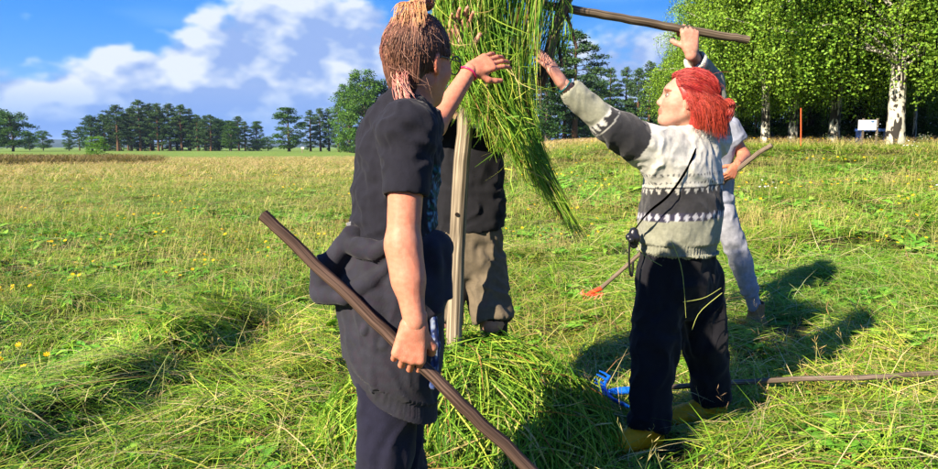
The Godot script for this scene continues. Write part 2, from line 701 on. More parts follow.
func make_ground() -> void:
	var b := Buf.new()
	var radii := [0.0]
	var r := 0.25
	while r < 4200.0:
		radii.append(r)
		r += 0.055 + r * 0.028 if r < 12.0 else r * 0.06
	var seg := 220
	for k in radii.size():
		for q in seg + 1:
			# closer spacing ahead of the camera
			var t := float(q) / seg * 2.0 - 1.0
			var a := PI * (0.42 * t + 0.58 * t * t * t)
			var x: float = radii[k] * sin(a)
			var z: float = -radii[k] * cos(a)
			b.v.append(Vector3(x, ground_height(x, z), z))
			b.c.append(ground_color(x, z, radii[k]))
	for k in radii.size() - 1:
		for q in seg:
			var i := k * (seg + 1) + q
			b.i.append_array(PackedInt32Array([i, i + seg + 2, i + 1, i, i + seg + 1, i + seg + 2]))
	b.n = PackedVector3Array()
	b.n.resize(b.v.size())
	for f in range(0, b.i.size(), 3):
		var nn := (b.v[b.i[f + 2]] - b.v[b.i[f]]).cross(b.v[b.i[f + 1]] - b.v[b.i[f]])
		if nn.y < 0.0:
			var swap := b.i[f + 1]
			b.i[f + 1] = b.i[f + 2]
			b.i[f + 2] = swap
			nn = -nn
		for e in 3:
			b.n[b.i[f + e]] += nn
	for k in b.n.size():
		b.n[k] = b.n[k].normalized() if b.n[k].length() > 0.0 else Vector3.UP
	var o := MeshInstance3D.new()
	o.name = "ground"
	o.mesh = b.mesh()
	o.material_override = mats.ground
	o.set_meta("kind", "structure")
	o.set_meta("label", "grassy meadow ground sloping up to the birches")
	add_child(o)
	# wooded hills beyond the field
	for ridge in [[2600.0, -0.95, -0.10, 26.0, 31], [3600.0, -1.2, 0.9, 44.0, 77]]:
		var hb := Buf.new()
		var n := 160
		for k in n + 1:
			var a: float = lerpf(ridge[1], ridge[2], float(k) / n)
			var fade := smoothstep(0.0, 0.12, float(k) / n) * smoothstep(1.0, 0.88, float(k) / n)
			var top: float = ridge[3] * fade * (0.62 + 0.75 * noise.get_noise_2d(a * 4.0, ridge[4])) + fade * 2.2 * noise.get_noise_2d(a * 160.0, 3.0)
			var far := Vector3(sin(a), 0, -cos(a))
			var g: float = 0.0 if a < 0.0 else 60.0
			hb.v.append(far * ridge[0] * 0.93 + Vector3(0, -6.0, 0))
			hb.v.append(far * ridge[0] * 0.97 + Vector3(0, top * 0.6 + g * 0.1, 0))
			hb.v.append(far * ridge[0] + Vector3(0, top + g * 0.1, 0))
			hb.v.append(far * ridge[0] * 1.1 + Vector3(0, -6.0, 0))
		for k in n:
			for j in 3:
				var i := k * 4 + j
				hb.i.append_array(PackedInt32Array([i, i + 1, i + 5, i, i + 5, i + 4]))
		for k in hb.v.size():
			hb.c.append(Color.WHITE)
		var hill := MeshInstance3D.new()
		hill.name = numbered("hill")
		hill.mesh = hb.mesh()
		hill.material_override = mats.hill
		hill.set_meta("kind", "structure")
		add_child(hill)


const BLADES := [
	Color(0.22, 0.39, 0.026), Color(0.31, 0.44, 0.042), Color(0.13, 0.30, 0.022), Color(0.38, 0.46, 0.06),
	Color(0.08, 0.23, 0.016), Color(0.44, 0.42, 0.12), Color(0.27, 0.43, 0.036), Color(0.16, 0.34, 0.022),
]


func blade(b: Buf, at: Vector3, heading: float, length: float, rise: float, bend: float, width: float, col: Color, n := 4, twist := 0.0) -> void:
	var pts := PackedVector3Array([at])
	var p := at
	for j in n:
		var e := rise - bend * (j + 0.5) / n
		var h := heading + twist * j / n
		p += Vector3(cos(e) * cos(h), sin(e), cos(e) * sin(h)) * (length / n)
		pts.append(p)
	var side := Vector3(-sin(heading), rnd(-0.5, 0.5), cos(heading)).normalized()
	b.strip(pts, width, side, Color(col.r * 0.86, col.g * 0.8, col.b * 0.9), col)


func add_lying(b: Buf, n: int, half: float, dry := 0.0) -> void:
	for k in n:
		var at := Vector3(rnd(-half, half), rnd(-0.015, 0.06), rnd(-half, half))
		var head := rng.randfn(0.0, 0.6) + (PI if rng.randf() < 0.4 else 0.0)
		if rng.randf() < 0.22:
			head = rnd(0, TAU)
		var col: Color = BLADES[rng.randi() % BLADES.size()]
		var roll := rng.randf()
		if rng.randf() < dry:
			col = Color(0.20, 0.10, 0.045) if rng.randf() < 0.6 else Color(0.36, 0.27, 0.11)
		var l := rnd(0.12, 0.42)
		if roll < 0.11:
			col = Color(0.52, 0.46, 0.21) if roll < 0.085 else Color(0.26, 0.15, 0.06)
			l *= 1.3
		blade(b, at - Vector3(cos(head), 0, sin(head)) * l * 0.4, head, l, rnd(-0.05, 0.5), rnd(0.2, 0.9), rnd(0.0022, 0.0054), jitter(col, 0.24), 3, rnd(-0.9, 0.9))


func add_upright(b: Buf, n: int, half: float, tall: float) -> void:
	for k in n:
		var at := Vector3(rnd(-half, half), -0.01, rnd(-half, half))
		var col: Color = BLADES[rng.randi() % BLADES.size()]
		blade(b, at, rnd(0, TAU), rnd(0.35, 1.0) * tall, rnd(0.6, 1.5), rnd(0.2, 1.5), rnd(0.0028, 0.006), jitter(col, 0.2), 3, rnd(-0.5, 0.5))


func add_leaves(b: Buf, n: int, half: float) -> void:
	var middle := Vector3.ZERO
	for k in n:
		if k % 9 == 0:
			middle = Vector3(rnd(-half, half), 0.01, rnd(-half, half))
		var a := rnd(0, TAU)
		var l := rnd(0.05, 0.12)
		var e := rnd(0.1, 1.1)
		var col := jitter(Color(0.10, 0.27, 0.025) if rng.randf() < 0.7 else Color(0.20, 0.36, 0.04), 0.2)
		var base := middle + Vector3(rnd(-0.05, 0.05), 0.0, rnd(-0.05, 0.05))
		var w := l * rnd(0.15, 0.26)
		var dir := Vector3(cos(a), 0, sin(a))
		var side := Vector3(-sin(a), rnd(-0.4, 0.4), cos(a)).normalized()
		var k0 := b.v.size()
		for j in 5:
			var t := j / 4.0
			var p := base + dir * (l * t * cos(e - t * 0.5)) + Vector3.UP * (l * (t * sin(e) - t * t * 0.45) + 0.02)
			var ww: float = [0.12, 0.75, 1.0, 0.7, 0.05][j] * w
			b.v.append(p - side * ww); b.v.append(p + Vector3.DOWN * ww * 0.35); b.v.append(p + side * ww)
			b.c.append(col); b.c.append(Color(col.r * 1.2, col.g * 1.1, col.b * 1.2)); b.c.append(col)
		for j in 4:
			for q in 2:
				var i := k0 + j * 3 + q
				b.i.append_array(PackedInt32Array([i, i + 1, i + 4, i, i + 4, i + 3]))


# thin stems with hazy seed heads
func add_seeds(b: Buf, n: int, half: float, tall: float, wide: float) -> void:
	for k in n:
		var a := rnd(0, TAU)
		var at := Vector3(rnd(-half, half), 0.0, rnd(-half, half))
		var h := rnd(0.6, 1.0) * tall
		var lean := rnd(0.05, 0.6)
		var tip := at + Vector3(cos(a) * lean, 1.0, sin(a) * lean) * h
		var mid := at.lerp(tip, 0.5) - Vector3(cos(a), 0, sin(a)) * 0.06 * h
		var col := jitter(Color(0.32, 0.33, 0.10), 0.2)
		b.strip(curve_points([at, mid, tip], 3), 0.0024 * wide, Vector3(-sin(a), 0, cos(a)), col, col, 0.3)
		var tan := jitter(Color(0.40, 0.27, 0.15) if rng.randf() < 0.5 else Color(0.46, 0.38, 0.15), 0.2)
		for j in 8:
			var t := rnd(0.62, 1.02)
			var p := mid.lerp(tip, (t - 0.5) * 2.0)
			var out := rnd_dir() * Vector3(1, 0.4, 1) * rnd(0.02, 0.05) * (1.25 - t) * 2.0 + Vector3.UP * 0.02
			b.tri(p, p + out * 0.6 + rnd_dir() * 0.002 * wide, p + out, tan)


func tile(seed_value: int, lying: int, upright: int, leaves: int, seeds: int, tall: float, wide := 1.0, dry := 0.0) -> ArrayMesh:
	rng.seed = seed_value
	var b := Buf.new()
	add_lying(b, lying, 0.2, dry)
	add_upright(b, upright, 0.22, tall)
	add_leaves(b, leaves, 0.18)
	add_seeds(b, seeds, 0.22, tall * 1.75, wide)
	return b.mesh()


func flower_clump(seed_value: int, col: Color, heads: int, tall: float, size: float) -> ArrayMesh:
	rng.seed = seed_value
	var b := Buf.new()
	for k in heads:
		var at := Vector3(rnd(-0.12, 0.12), 0, rnd(-0.12, 0.12))
		var tip := at + Vector3(rnd(-0.06, 0.06), rnd(0.7, 1.0) * tall, rnd(-0.06, 0.06))
		var stem := Color(0.14, 0.24, 0.04)
		b.strip(PackedVector3Array([at, at.lerp(tip, 0.5), tip]), 0.004, Vector3(1, 0, 0), stem, stem, 0.2)
		var up := Vector3(rnd(-0.5, 0.5), 1, rnd(-0.2, 0.9)).normalized()
		var s := up.cross(Vector3.RIGHT).normalized()
		var u := s.cross(up)
		for p in 7:
			var a := TAU * p / 7.0
			var d0 := s * cos(a) + u * sin(a)
			var d1 := s * cos(a + 0.8) + u * sin(a + 0.8)
			b.quad(tip, tip + d0 * size, tip + (d0 + d1) * size * 0.62 + up * size * 0.2, tip + d1 * size * 0.6, jitter(col, 0.1))
	return b.mesh()


func scatter(called: String, label: String, meshes: Array, places: Array, material: Material) -> void:
	# places: [Transform3D, Color]; each mesh takes every meshes.size()th place
	var root := Node3D.new()
	root.name = called
	root.set_meta("kind", "stuff")
	root.set_meta("label", label)
	add_child(root)
	for m in meshes.size():
		var mine := []
		for k in range(m, places.size(), meshes.size()):
			mine.append(places[k])
		if mine.is_empty():
			continue
		var mm := MultiMesh.new()
		mm.transform_format = MultiMesh.TRANSFORM_3D
		mm.use_colors = true
		mm.mesh = meshes[m]
		mm.instance_count = mine.size()
		for k in mine.size():
			mm.set_instance_transform(k, mine[k][0])
			mm.set_instance_color(k, mine[k][1])
		var o := MultiMeshInstance3D.new()
		o.name = "clumps"
		o.multimesh = mm
		o.material_override = material
		o.set_meta("kind", "stuff")
		root.add_child(o, true)


# share of standing meadow (1) against mown ground (0)
func standing(x: float, z: float) -> float:
	var d := sqrt(x * x + z * z)
	var n := noise.get_noise_2d(x * 0.35 + 11.0, z * 0.35)
	var from := 5.4 if x < 0.0 else 8.0
	return smoothstep(from - 1.4, from + 2.6, d + n * 3.0)


func ground_normal(x: float, z: float, g: float) -> Vector3:
	return Vector3(ground_height(x - g, z) - ground_height(x + g, z), 2.0 * g, ground_height(x, z - g) - ground_height(x, z + g)).normalized()


func make_meadow() -> void:
	var mown := []
	var green := []
	var herbs := []
	var hazy := []
	for k in 4:
		mown.append(tile(100 + k, 380, 18, 10, 2, 0.15))
		green.append(tile(200 + k, 100, 220, 12, 6, 0.18))
		hazy.append(tile(300 + k, 90, 120, 6, 26, 0.17))
	for k in 3:
		herbs.append(tile(400 + k, 90, 70, 54, 5, 0.16))
	var thatch := [tile(450, 330, 10, 4, 0, 0.1, 1.0, 0.6), tile(451, 330, 10, 4, 0, 0.1, 1.0, 0.6)]
	var weeds := [tile(350, 0, 20, 0, 120, 0.3, 3.0), tile(351, 0, 20, 0, 120, 0.3, 3.0)]
	var far_green := [tile(360, 40, 190, 0, 20, 0.2, 1.5), tile(361, 40, 190, 0, 30, 0.2, 1.5)]
	var places := {"thatch": [], "mown": [], "green": [], "hazy": [], "herbs": [], "weeds": [], "far": [], "yellow": [], "white": []}
	rng.seed = 99
	# [from, to, spacing, spread of a tile, height of a tile]
	for ring in [[1.2, 8.0, 0.29, 1.0, 1.0], [8.0, 15.0, 0.46, 1.5, 1.05], [15.0, 30.0, 0.8, 2.5, 0.85], [30.0, 84.0, 1.7, 5.0, 0.95]]:
		var step: float = ring[2]
		var n := int(ring[1] / step) + 1
		for iz in range(-1, n):
			for ix in range(-n, n + 1):
				var x: float = (ix + rnd(-0.45, 0.45)) * step
				var z: float = -(iz + rnd(-0.45, 0.45)) * step
				var d := sqrt(x * x + z * z)
				if d < ring[0] or d >= ring[1] or absf(x) > 1.2 - z * 0.95:
					continue
				if Vector2(x - 0.64, z + 2.90).length() < 0.26 or Vector2(x - 2.12, z + 4.92).length() < 0.3:
					continue
				var st := standing(x, z)
				var tone := noise.get_noise_2d(x * 0.6 + 70.0, z * 0.6)
				var patch := noise.get_noise_2d(x * 0.2, z * 0.32 + 33.0) + 0.6 * noise.get_noise_2d(x * 0.9 + 8.0, z * 1.2)
				var k1 := 1.0 + tone * 0.4
				var tint := Color(k1 * (1.0 + 0.25 * patch), k1, k1)
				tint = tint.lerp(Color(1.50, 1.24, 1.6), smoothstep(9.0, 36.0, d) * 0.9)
				var yaw := rnd(0, TAU)
				var kind := "green"
				var size := Vector3(ring[3], ring[4], ring[3])
				if rng.randf() > st:
					kind = "mown" if rng.randf() < 0.9 else "herbs"
					yaw = noise.get_noise_2d(x * 0.4 + 3.0, z * 0.4) * 5.0 + rng.randfn(0.0, 0.45)
					size.y *= rnd(0.7, 1.4)
					var strip := along_line(x, z, SWATHS[0][0], SWATHS[0][1])
					if kind == "mown" and strip.y > 0.0 and strip.y < 0.85 and absf(strip.x + 0.36) < 0.17 and rng.randf() < 0.8:
						kind = "thatch"
						size.y *= 0.5
				elif d > 30.0:
					kind = "far" if patch < 0.25 or rng.randf() < 0.5 else "hazy"
				else:
					var pick := rng.randf() * 0.5 + 0.25 + patch * 0.9
					kind = "herbs" if pick < 0.36 and d < 15.0 else ("green" if pick < 0.62 else "hazy")
				if z < 0.0 and x / z > 0.38 + rnd(0.0, 0.16) and d > 60.0 and d < 74.0 and rng.randf() < 0.85:
					kind = "weeds"
					size.y = rnd(0.9, 1.5)
					tint = Color(0.62, 0.52, 0.55)
				var turn := Basis(Vector3.UP, yaw)
				if d < 15.0:
					turn = Basis(Quaternion(Vector3.UP, ground_normal(x, z, 0.12))) * turn
				var where := Vector3(x, ground_height(x, z), z)
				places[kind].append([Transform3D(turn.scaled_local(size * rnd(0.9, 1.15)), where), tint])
				if st > 0.25 and d < 60.0 and rng.randf() < (0.30 if d < 15.0 else 0.10) * ring[3] * ring[3] * smoothstep(-0.25, 0.35, noise.get_noise_2d(x * 0.3 + 50.0, z * 0.3)):
					var what := "yellow" if rng.randf() < 0.75 or x < 2.0 or d < 9.0 else "white"
					places[what].append([Transform3D(Basis(Vector3.UP, yaw) * (0.75 if d < 9.0 else 0.95), where), Color.WHITE])
	scatter("mown_grass", "cut green grass lying matted over the near meadow", mown, places.mown, mats.grass)
	scatter("dry_thatch", "reddish brown thatch bared beside the left swath", thatch, places.thatch, mats.grass)
	scatter("meadow_grass", "standing green grass blades of the meadow", green, places.green, mats.grass)
	scatter("meadow_herbs", "broad green leaves growing among the meadow grass", herbs, places.herbs, mats.grass)
	scatter("seed_grass", "thin tan seed heads hazing the meadow", hazy, places.hazy, mats.grass)
	scatter("far_grass", "yellowish grass of the far meadow", far_green, places.far, mats.grass)
	scatter("tall_brown_weeds", "brown strip of dry weeds along the far lawn", weeds, places.weeds, mats.grass)
	scatter("yellow_flowers", "small yellow flowers dotted over the meadow", [flower_clump(500, Color(0.80, 0.48, 0.01), 3, 0.27, 0.021)], places.yellow, mats.leaf)
	scatter("white_flowers", "small white flower heads in the grass below the birches", [flower_clump(501, Color(0.75, 0.75, 0.70), 9, 0.40, 0.016)], places.white, mats.leaf)


# ---------------------------------------------------------------- trees

func leaf_quad(b: Buf, p: Vector3, size: float, long: float, col: Color) -> void:
	var d := rnd_dir()
	var s := d.cross(rnd_dir()).normalized()
	b.quad(p, p + (d * 0.5 * long + s * 0.5) * size, p + d * long * size, p + (d * 0.5 * long - s * 0.5) * size, col)


func limb(b: Buf, keys: Array, r0: float, r1: float, col: Color, sides := 7, n := 7) -> void:
	var pts := curve_points(keys, n)
	var radii := PackedFloat32Array()
	for j in n:
		radii.append(lerpf(r0, r1, float(j) / (n - 1)))
	b.tube(pts, radii, sides, PackedColorArray([col]), false)


func tree_node(called: String, trunk: Buf, crown: Buf, bark: Material, leaf: Material, category: String, group: String) -> Node3D:
	var o := Node3D.new()
	o.name = called
	var t := MeshInstance3D.new()
	t.name = "trunk"
	t.mesh = trunk.mesh()
	t.material_override = bark
	o.add_child(t)
	var c := MeshInstance3D.new()
	c.name = "crown"
	c.mesh = crown.mesh()
	c.material_override = leaf
	o.add_child(c)
	o.set_meta("category", category)
	o.set_meta("group", group)
	return o


# 10 m tall pine: bare reddish lower trunk, crown of needle clumps on uneven branches
func pine(seed_value: int, from: float, spread: float, dense: int) -> Node3D:
	rng.seed = seed_value
	var t := Buf.new()
	var c := Buf.new()
	limb(t, [Vector3(0, -0.4, 0), Vector3(rnd(-0.1, 0.1), 4, rnd(-0.1, 0.1)), Vector3(rnd(-0.2, 0.2), 9.7, 0)], 0.2, 0.03, Color(0.20, 0.11, 0.06))
	var n := 46
	for k in n:
		var h := from + (1.0 - from) * pow(float(k) / n, 0.85)
		var prof := spread * (sin(PI * clampf((h - from) / (1.0 - from) * 0.82 + 0.2, 0.0, 1.0))) * rnd(0.55, 1.15) + 0.15
		var a := k * 2.4 + rnd(-0.4, 0.4)
		var root := Vector3(0, h * 9.7, 0)
		var tip := root + Vector3(cos(a) * prof, prof * rnd(-0.1, 0.45), sin(a) * prof)
		limb(t, [root, root.lerp(tip, 0.5), tip], 0.035, 0.01, Color(0.14, 0.08, 0.05), 4, 3)
		var clumps := 2 + int(prof * 2.6)
		var shade := jitter(Color(0.045, 0.092, 0.028), 0.25)
		for q in clumps:
			var p := root.lerp(tip, lerpf(0.35, 1.05, float(q + 1) / clumps)) + rnd_dir() * 0.14
			for j in dense:
				var dd := rnd_dir() * Vector3(1, 0.6, 1)
				leaf_quad(c, p + dd * 0.32 * pow(rng.randf(), 0.5), rnd(0.06, 0.1), 2.6, jitter(shade, 0.25))
	return tree_node("pine_tree", t, c, mats.bark, mats.needle, "tree", "far trees round the field")


# 10 m tall leafy tree; slim < 1 makes it columnar
func leafy_tree(seed_value: int, slim: float, low: float, clumps: int, each: int, size: float, col: Color) -> Node3D:
	rng.seed = seed_value
	var t := Buf.new()
	var c := Buf.new()
	limb(t, [Vector3(0, -0.4, 0), Vector3(0.1, 3, 0.05), Vector3(rnd(-0.3, 0.3), 8.4, 0)], 0.2, 0.04, Color(0.17, 0.14, 0.11))
	for k in clumps:
		var h := low + (0.97 - low) * rng.randf()
		var rr := 2.7 * slim * pow(sin(PI * clampf((h - low) / (1.02 - low) * 0.86 + 0.12, 0.0, 1.0)), 0.7)
		if slim > 1.3:
			rr = 2.7 * slim * sqrt(maxf(0.0, 1.0 - h * h * 0.95))
		var a := rnd(0, TAU)
		var p := Vector3(cos(a), 0, sin(a)) * rr * pow(rng.randf(), 0.4) + Vector3(0, h * 10.0, 0)
		if k % 3 == 0:
			limb(t, [Vector3(0, maxf(0.8, p.y - 1.6), 0), Vector3(p.x * 0.5, p.y - 0.5, p.z * 0.5), p], 0.05, 0.012, Color(0.15, 0.12, 0.1), 4, 3)
		var shade := jitter(col, 0.22)
		var rad := Vector3(rnd(0.5, 0.9), rnd(0.35, 0.6), rnd(0.5, 0.9)) * (0.65 + 0.35 * slim)
		for j in each:
			leaf_quad(c, p + rnd_dir() * rad * pow(rng.randf(), 0.45), size * rnd(0.7, 1.3), 1.3, jitter(shade, 0.2))
	return tree_node("leafy_tree", t, c, mats.bark, mats.leaf, "tree", "far trees round the field")


var placed_first := {}


# bearing is x over depth, depth in metres, height in metres
func plant(source: Node3D, bearing: float, depth: float, height: float, wide: float, label: String, full := 10.0) -> void:
	var x := bearing * depth
	var at := Vector3(x, ground_height(x, -depth) - 0.1, -depth)
	var k := height / full
	var o: Node3D
	if placed_first.has(source):
		o = source.duplicate()
	else:
		placed_first[source] = true
		o = source
	o.name = numbered(String(source.name).trim_suffix("_001").rstrip("0123456789").trim_suffix("_"))
	add_child(o)
	o.position = at
	o.rotation.y = rng.randf() * TAU
	o.scale = Vector3(k * wide, k, k * wide)
	o.set_meta("label", label)


func make_far_trees() -> void:
	var pines := [pine(1, 0.14, 1.6, 40), pine(2, 0.26, 1.9, 40), pine(3, 0.06, 1.5, 40), pine(4, 0.2, 2.1, 44)]
	var dark := Color(0.035, 0.085, 0.022)
	var leafs := [
		leafy_tree(11, 0.85, 0.12, 90, 90, 0.16, dark), leafy_tree(12, 0.62, 0.10, 80, 90, 0.15, Color(0.05, 0.115, 0.022)),
		leafy_tree(13, 1.1, 0.14, 100, 90, 0.17, Color(0.06, 0.13, 0.025)), leafy_tree(14, 0.75, 0.05, 100, 120, 0.13, Color(0.075, 0.16, 0.025)),
	]
	rng.seed = 61
	# left wood: [bearing, depth, height, kind, widen, label]
	var left := [
		[-0.662, 210, 11.6, "l0", 1.2, "dark leafy tree at the left edge of the far field"],
		[-0.640, 205, 10.4, "l2", 1.0, "rounded dark tree, second from the left edge"],
		[-0.616, 260, 6.4, "l0", 0.9, "small dark tree beside the left-hand wood"],
		[-0.597, 255, 6.6, "l2", 0.8, "small round tree left of the hill gap"],
		[-0.561, 250, 6.6, "l1", 0.9, "small slim tree right of the hill gap"],
		[-0.546, 260, 8.2, "p0", 0.8, "thin pine at the left end of the pine row"],
		[-0.528, 230, 10.4, "l0", 0.9, "leafy tree at the left end of the pine row"],
		[-0.511, 232, 11.2, "p3", 0.9, "pine beside the leafy tree in the pine row"],
		[-0.492, 228, 13.6, "p1", 1.0, "broad pine in the left half of the pine row"],
		[-0.473, 235, 13.2, "p0", 0.9, "pine just left of the tallest one in the row"],
		[-0.460, 230, 15.3, "p3", 0.85, "tallest pine of the far row"],
		[-0.446, 236, 14.4, "p1", 0.8, "bare-stemmed pine just right of the tallest one"],
		[-0.435, 229, 14.3, "p0", 0.8, "narrow pine in the middle of the far row"],
		[-0.419, 233, 14.2, "p1", 0.9, "pine with open crown right of the row's middle"],
		[-0.402, 231, 14.0, "p3", 0.8, "fourth pine from the right end of the dense row"],
		[-0.391, 236, 13.1, "p2", 0.8, "full-crowned pine near the right end of the row"],
		[-0.380, 230, 11.0, "p2", 0.9, "shorter pine near the right end of the row"],
		[-0.362, 228, 10.8, "p3", 1.0, "wide pine where the row grows lower"],
		[-0.350, 240, 10.0, "l0", 0.7, "dark leafy tree closing the dense row"],
		[-0.334, 226, 8.8, "l1", 0.9, "slim leafy tree beyond the dense row"],
		[-0.314, 230, 9.0, "p2", 0.8, "low pine right of the dense row"],
		[-0.297, 232, 8.8, "l1", 0.8, "last slim tree at the row's right end"],
		[-0.282, 240, 4.4, "l2", 1.0, "low round bush-like tree by the field gap"],
		[-0.2525, 205, 11.4, "l1", 1.15, "single columnar tree standing alone on the lawn"],
		[-0.222, 215, 11.6, "p2", 0.85, "spruce-like pine right of the lone tree"],
		[-0.208, 212, 12.0, "p0", 0.8, "second of three pines right of the lone tree"],
		[-0.196, 214, 12.0, "p2", 0.75, "third of three pines right of the lone tree"],
		[-0.183, 190, 12.0, "p0", 0.8, "pine half hidden by the tall leafy tree"],
		[-0.166, 168, 14.8, "l3", 0.95, "tall light green tree left of the foreground shoulder"],
		[-0.148, 160, 17.0, "l3", 0.9, "tall leafy tree behind the front person's shoulder"],
		[-0.120, 165, 15.0, "l0", 1.0, "leafy tree hidden mostly behind the front person"],
		[-0.090, 170, 16.0, "p2", 1.0, "pine hidden mostly behind the front person's neck"],
		[-0.045, 150, 13.0, "l3", 1.0, "leafy tree behind the hay pole"],
		[-0.010, 145, 13.0, "p2", 1.0, "pine glimpsed behind the hanging hay"],
		[0.045, 120, 12.0, "p0", 1.0, "pine left of the tall pine behind the hay"],
		[0.085, 105, 11.5, "p2", 1.0, "dark pine touching the hanging hay's right edge"],
		[0.108, 92, 11.6, "l0", 0.7, "dark leafy tree under the reaching arm"],
		[0.148, 95, 15.0, "p3", 1.15, "tallest pine above the reaching arm"],
		[0.133, 96, 11.8, "p2", 0.95, "shorter pine left of the tallest one above the arm"],
		[0.176, 112, 9.8, "l0", 0.8, "dark tree between the tall pine and the spruces"],
		[0.196, 118, 12.0, "p2", 0.9, "spruce-like pine above the dark sleeve"],
		[0.218, 120, 12.3, "p2", 0.85, "spruce-like pine just left of the profile face"],
		[0.236, 116, 11.8, "p0", 0.9, "pine behind the sweater wearer's nose"],
		[0.252, 112, 12.4, "p2", 0.9, "pine behind the sweater wearer's forehead"],
		[0.274, 108, 12.6, "p2", 0.95, "pine rising behind the sweater wearer's head"],
		[0.296, 104, 12.6, "l0", 0.9, "dark tree between the sweater wearer's head and the birches"],
		[0.318, 100, 12.0, "p2", 1.0, "pine hidden behind the sweater wearer"],
	]
	# a second, farther row that closes the gaps of the first
	for k in 13:
		left.append([-0.505 + 0.0155 * k + rnd(-0.004, 0.004), 262 + rnd(-8, 8), rnd(11.0, 14.0) - absf(k - 5.0) * 0.3, ["p0", "p2", "p3", "l0"][k % 4], 0.95, "tree in the back rank of the far pine row"])
	for t in left:
		var src: Node3D = pines[int(t[3].right(1))] if t[3].begins_with("p") else leafs[int(t[3].right(1))]
		plant(src, t[0], t[1], t[2] * (1.1 if t[1] > 140 else 1.0), t[4] * (1.9 if t[1] > 200 else 1.4), t[5])
	# underwood closing the gaps low down, in the pine row and behind the arm
	var low_green := leafy_tree(15, 1.5, 0.0, 95, 110, 0.2, dark)
	low_green.name = "field_bush"
	low_green.set_meta("category", "bush")
	low_green.set_meta("group", "bushes at the field's edges")
	var bush_spots := [
		[-0.523, 76, 2.6, 1.35, "light green bush standing in the brown weeds"], [-0.30, 238, 3.4, 1.7, "low bush at the right end of the far pine row"],
		[-0.455, 240, 4.5, 2.0, "undergrowth bush below the tallest far pine"], [-0.41, 242, 4.5, 2.0, "undergrowth bush in the right half of the far pine row"],
		[-0.36, 243, 4.2, 2.0, "undergrowth bush where the far row grows lower"], [-0.50, 241, 4.4, 2.0, "undergrowth bush in the left half of the far pine row"],
		[0.10, 100, 4.2, 1.7, "bush under the trees left of the reaching arm"], [0.16, 98, 3.8, 1.8, "bush at the foot of the tallest pine"],
		[0.215, 112, 4.8, 1.8, "bush at the foot of the spruce-like pines"], [0.27, 104, 4.8, 1.8, "bush behind the sweater wearer's cheek"],
		[-0.155, 155, 3.6, 1.5, "bush at the foot of the tall light green tree"], [0.03, 125, 5.0, 2.0, "bush behind the hanging hay"],
		[0.125, 110, 5.6, 1.9, "tall bush left of the tallest pine above the arm"], [0.18, 118, 6.4, 1.9, "tall bush right of the tallest pine above the arm"], [0.20, 108, 5.2, 1.9, "bush left of the spruce-like pines above the sleeve"], [0.24, 122, 6.4, 1.9, "tall bush behind the profile face"], [0.29, 110, 6.0, 1.9, "tall bush hidden mostly by the sweater wearer's head"], [0.07, 112, 5.6, 1.9, "bush where the hay's right edge meets the trees"],
	]
	var bright := leafy_tree(17, 1.5, 0.0, 80, 110, 0.17, Color(0.12, 0.25, 0.03))
	bright.name = "field_bush"
	bright.set_meta("category", "bush")
	bright.set_meta("group", "bushes at the field's edges")
	for t in bush_spots:
		plant(bright if t[1] == 76 else low_green, t[0], t[1], t[2], t[3], t[4])


func birch(seed_value: int) -> Node3D:
	rng.seed = seed_value
	var t := Buf.new()
	var c := Buf.new()
	var bend := Vector3(rnd(-0.12, 0.12), 0, rnd(-0.12, 0.12))
	var keys := [Vector3(0, -0.3, 0), Vector3(0.02, 1.2, 0) + bend * 0.3, Vector3(0, 4.0, 0) + bend, Vector3(0, 9.0, 0) - bend, Vector3(0.2, 14.0, 0)]
	var spine := curve_points(keys, 18)
	var radii := PackedFloat32Array()
	for j in 18:
		var q := j / 17.0
		radii.append(lerpf(0.2, 0.02, q) + 0.12 * exp(-q * 14.0 * 1.6))
	t.tube(spine, radii, 14, PackedColorArray([Color.WHITE]), false)
	for k in t.uv.size():
		t.uv[k].y = 1.0 - t.uv[k].y / 15.0
	for k in 54:
		var h := 2.1 + 11.0 * pow(float(k) / 54.0, 1.5)
		var root: Vector3 = spine[clampi(int(h / 14.3 * 17.0), 0, 17)]
		root.y = h
		var a := k * 2.4 + rnd(-0.4, 0.4)
		var reach := (1.0 - 0.65 * (h - 2.3) / 11.0) * rnd(2.0, 4.3)
		var out := Vector3(cos(a), 0, sin(a))
		var tip := root + out * reach + Vector3.UP * rnd(0.5, 1.9)
		var mid := root + out * reach * 0.5 + Vector3.UP * rnd(0.8, 1.5)
		limb(t, [root, mid, tip], 0.055, 0.015, Color.WHITE, 5, 5)
		var twigs := 14 + int(reach * 4.0)
		for q in twigs:
			var u := rnd(0.25, 1.05)
			var s := root.lerp(mid, u * 2.0) if u < 0.5 else mid.lerp(tip, (u - 0.5) * 2.0)
			var go := (out + rnd_dir() * 0.9).normalized()
			var hang := rnd(0.7, 2.3)
			if s.y - hang < 1.5:
				hang = maxf(0.3, s.y - rnd(1.4, 2.0))
			var e := s + go * rnd(0.3, 0.9) + Vector3.DOWN * hang
			var m := s + go * rnd(0.35, 0.7) + Vector3.DOWN * hang * 0.25 + Vector3.UP * 0.15
			var pts := curve_points([s, m, e], 5)
			t.strip_uv(pts, 0.012)
			var shade := jitter(Color(0.17, 0.29, 0.03), 0.3)
			for j in int(44.0 + hang * 40.0):
				var w := pow(rng.randf(), 0.8)
				var p := pts[mini(int(w * 4.0), 3)].lerp(pts[mini(int(w * 4.0), 3) + 1], fposmod(w * 4.0, 1.0))
				leaf_quad(c, p + rnd_dir() * 0.15, rnd(0.038, 0.066), 1.25, jitter(shade, 0.28))
	return tree_node("birch_tree", t, c, mats.birch_bark, mats.leaf, "tree", "birches along the meadow's right side")


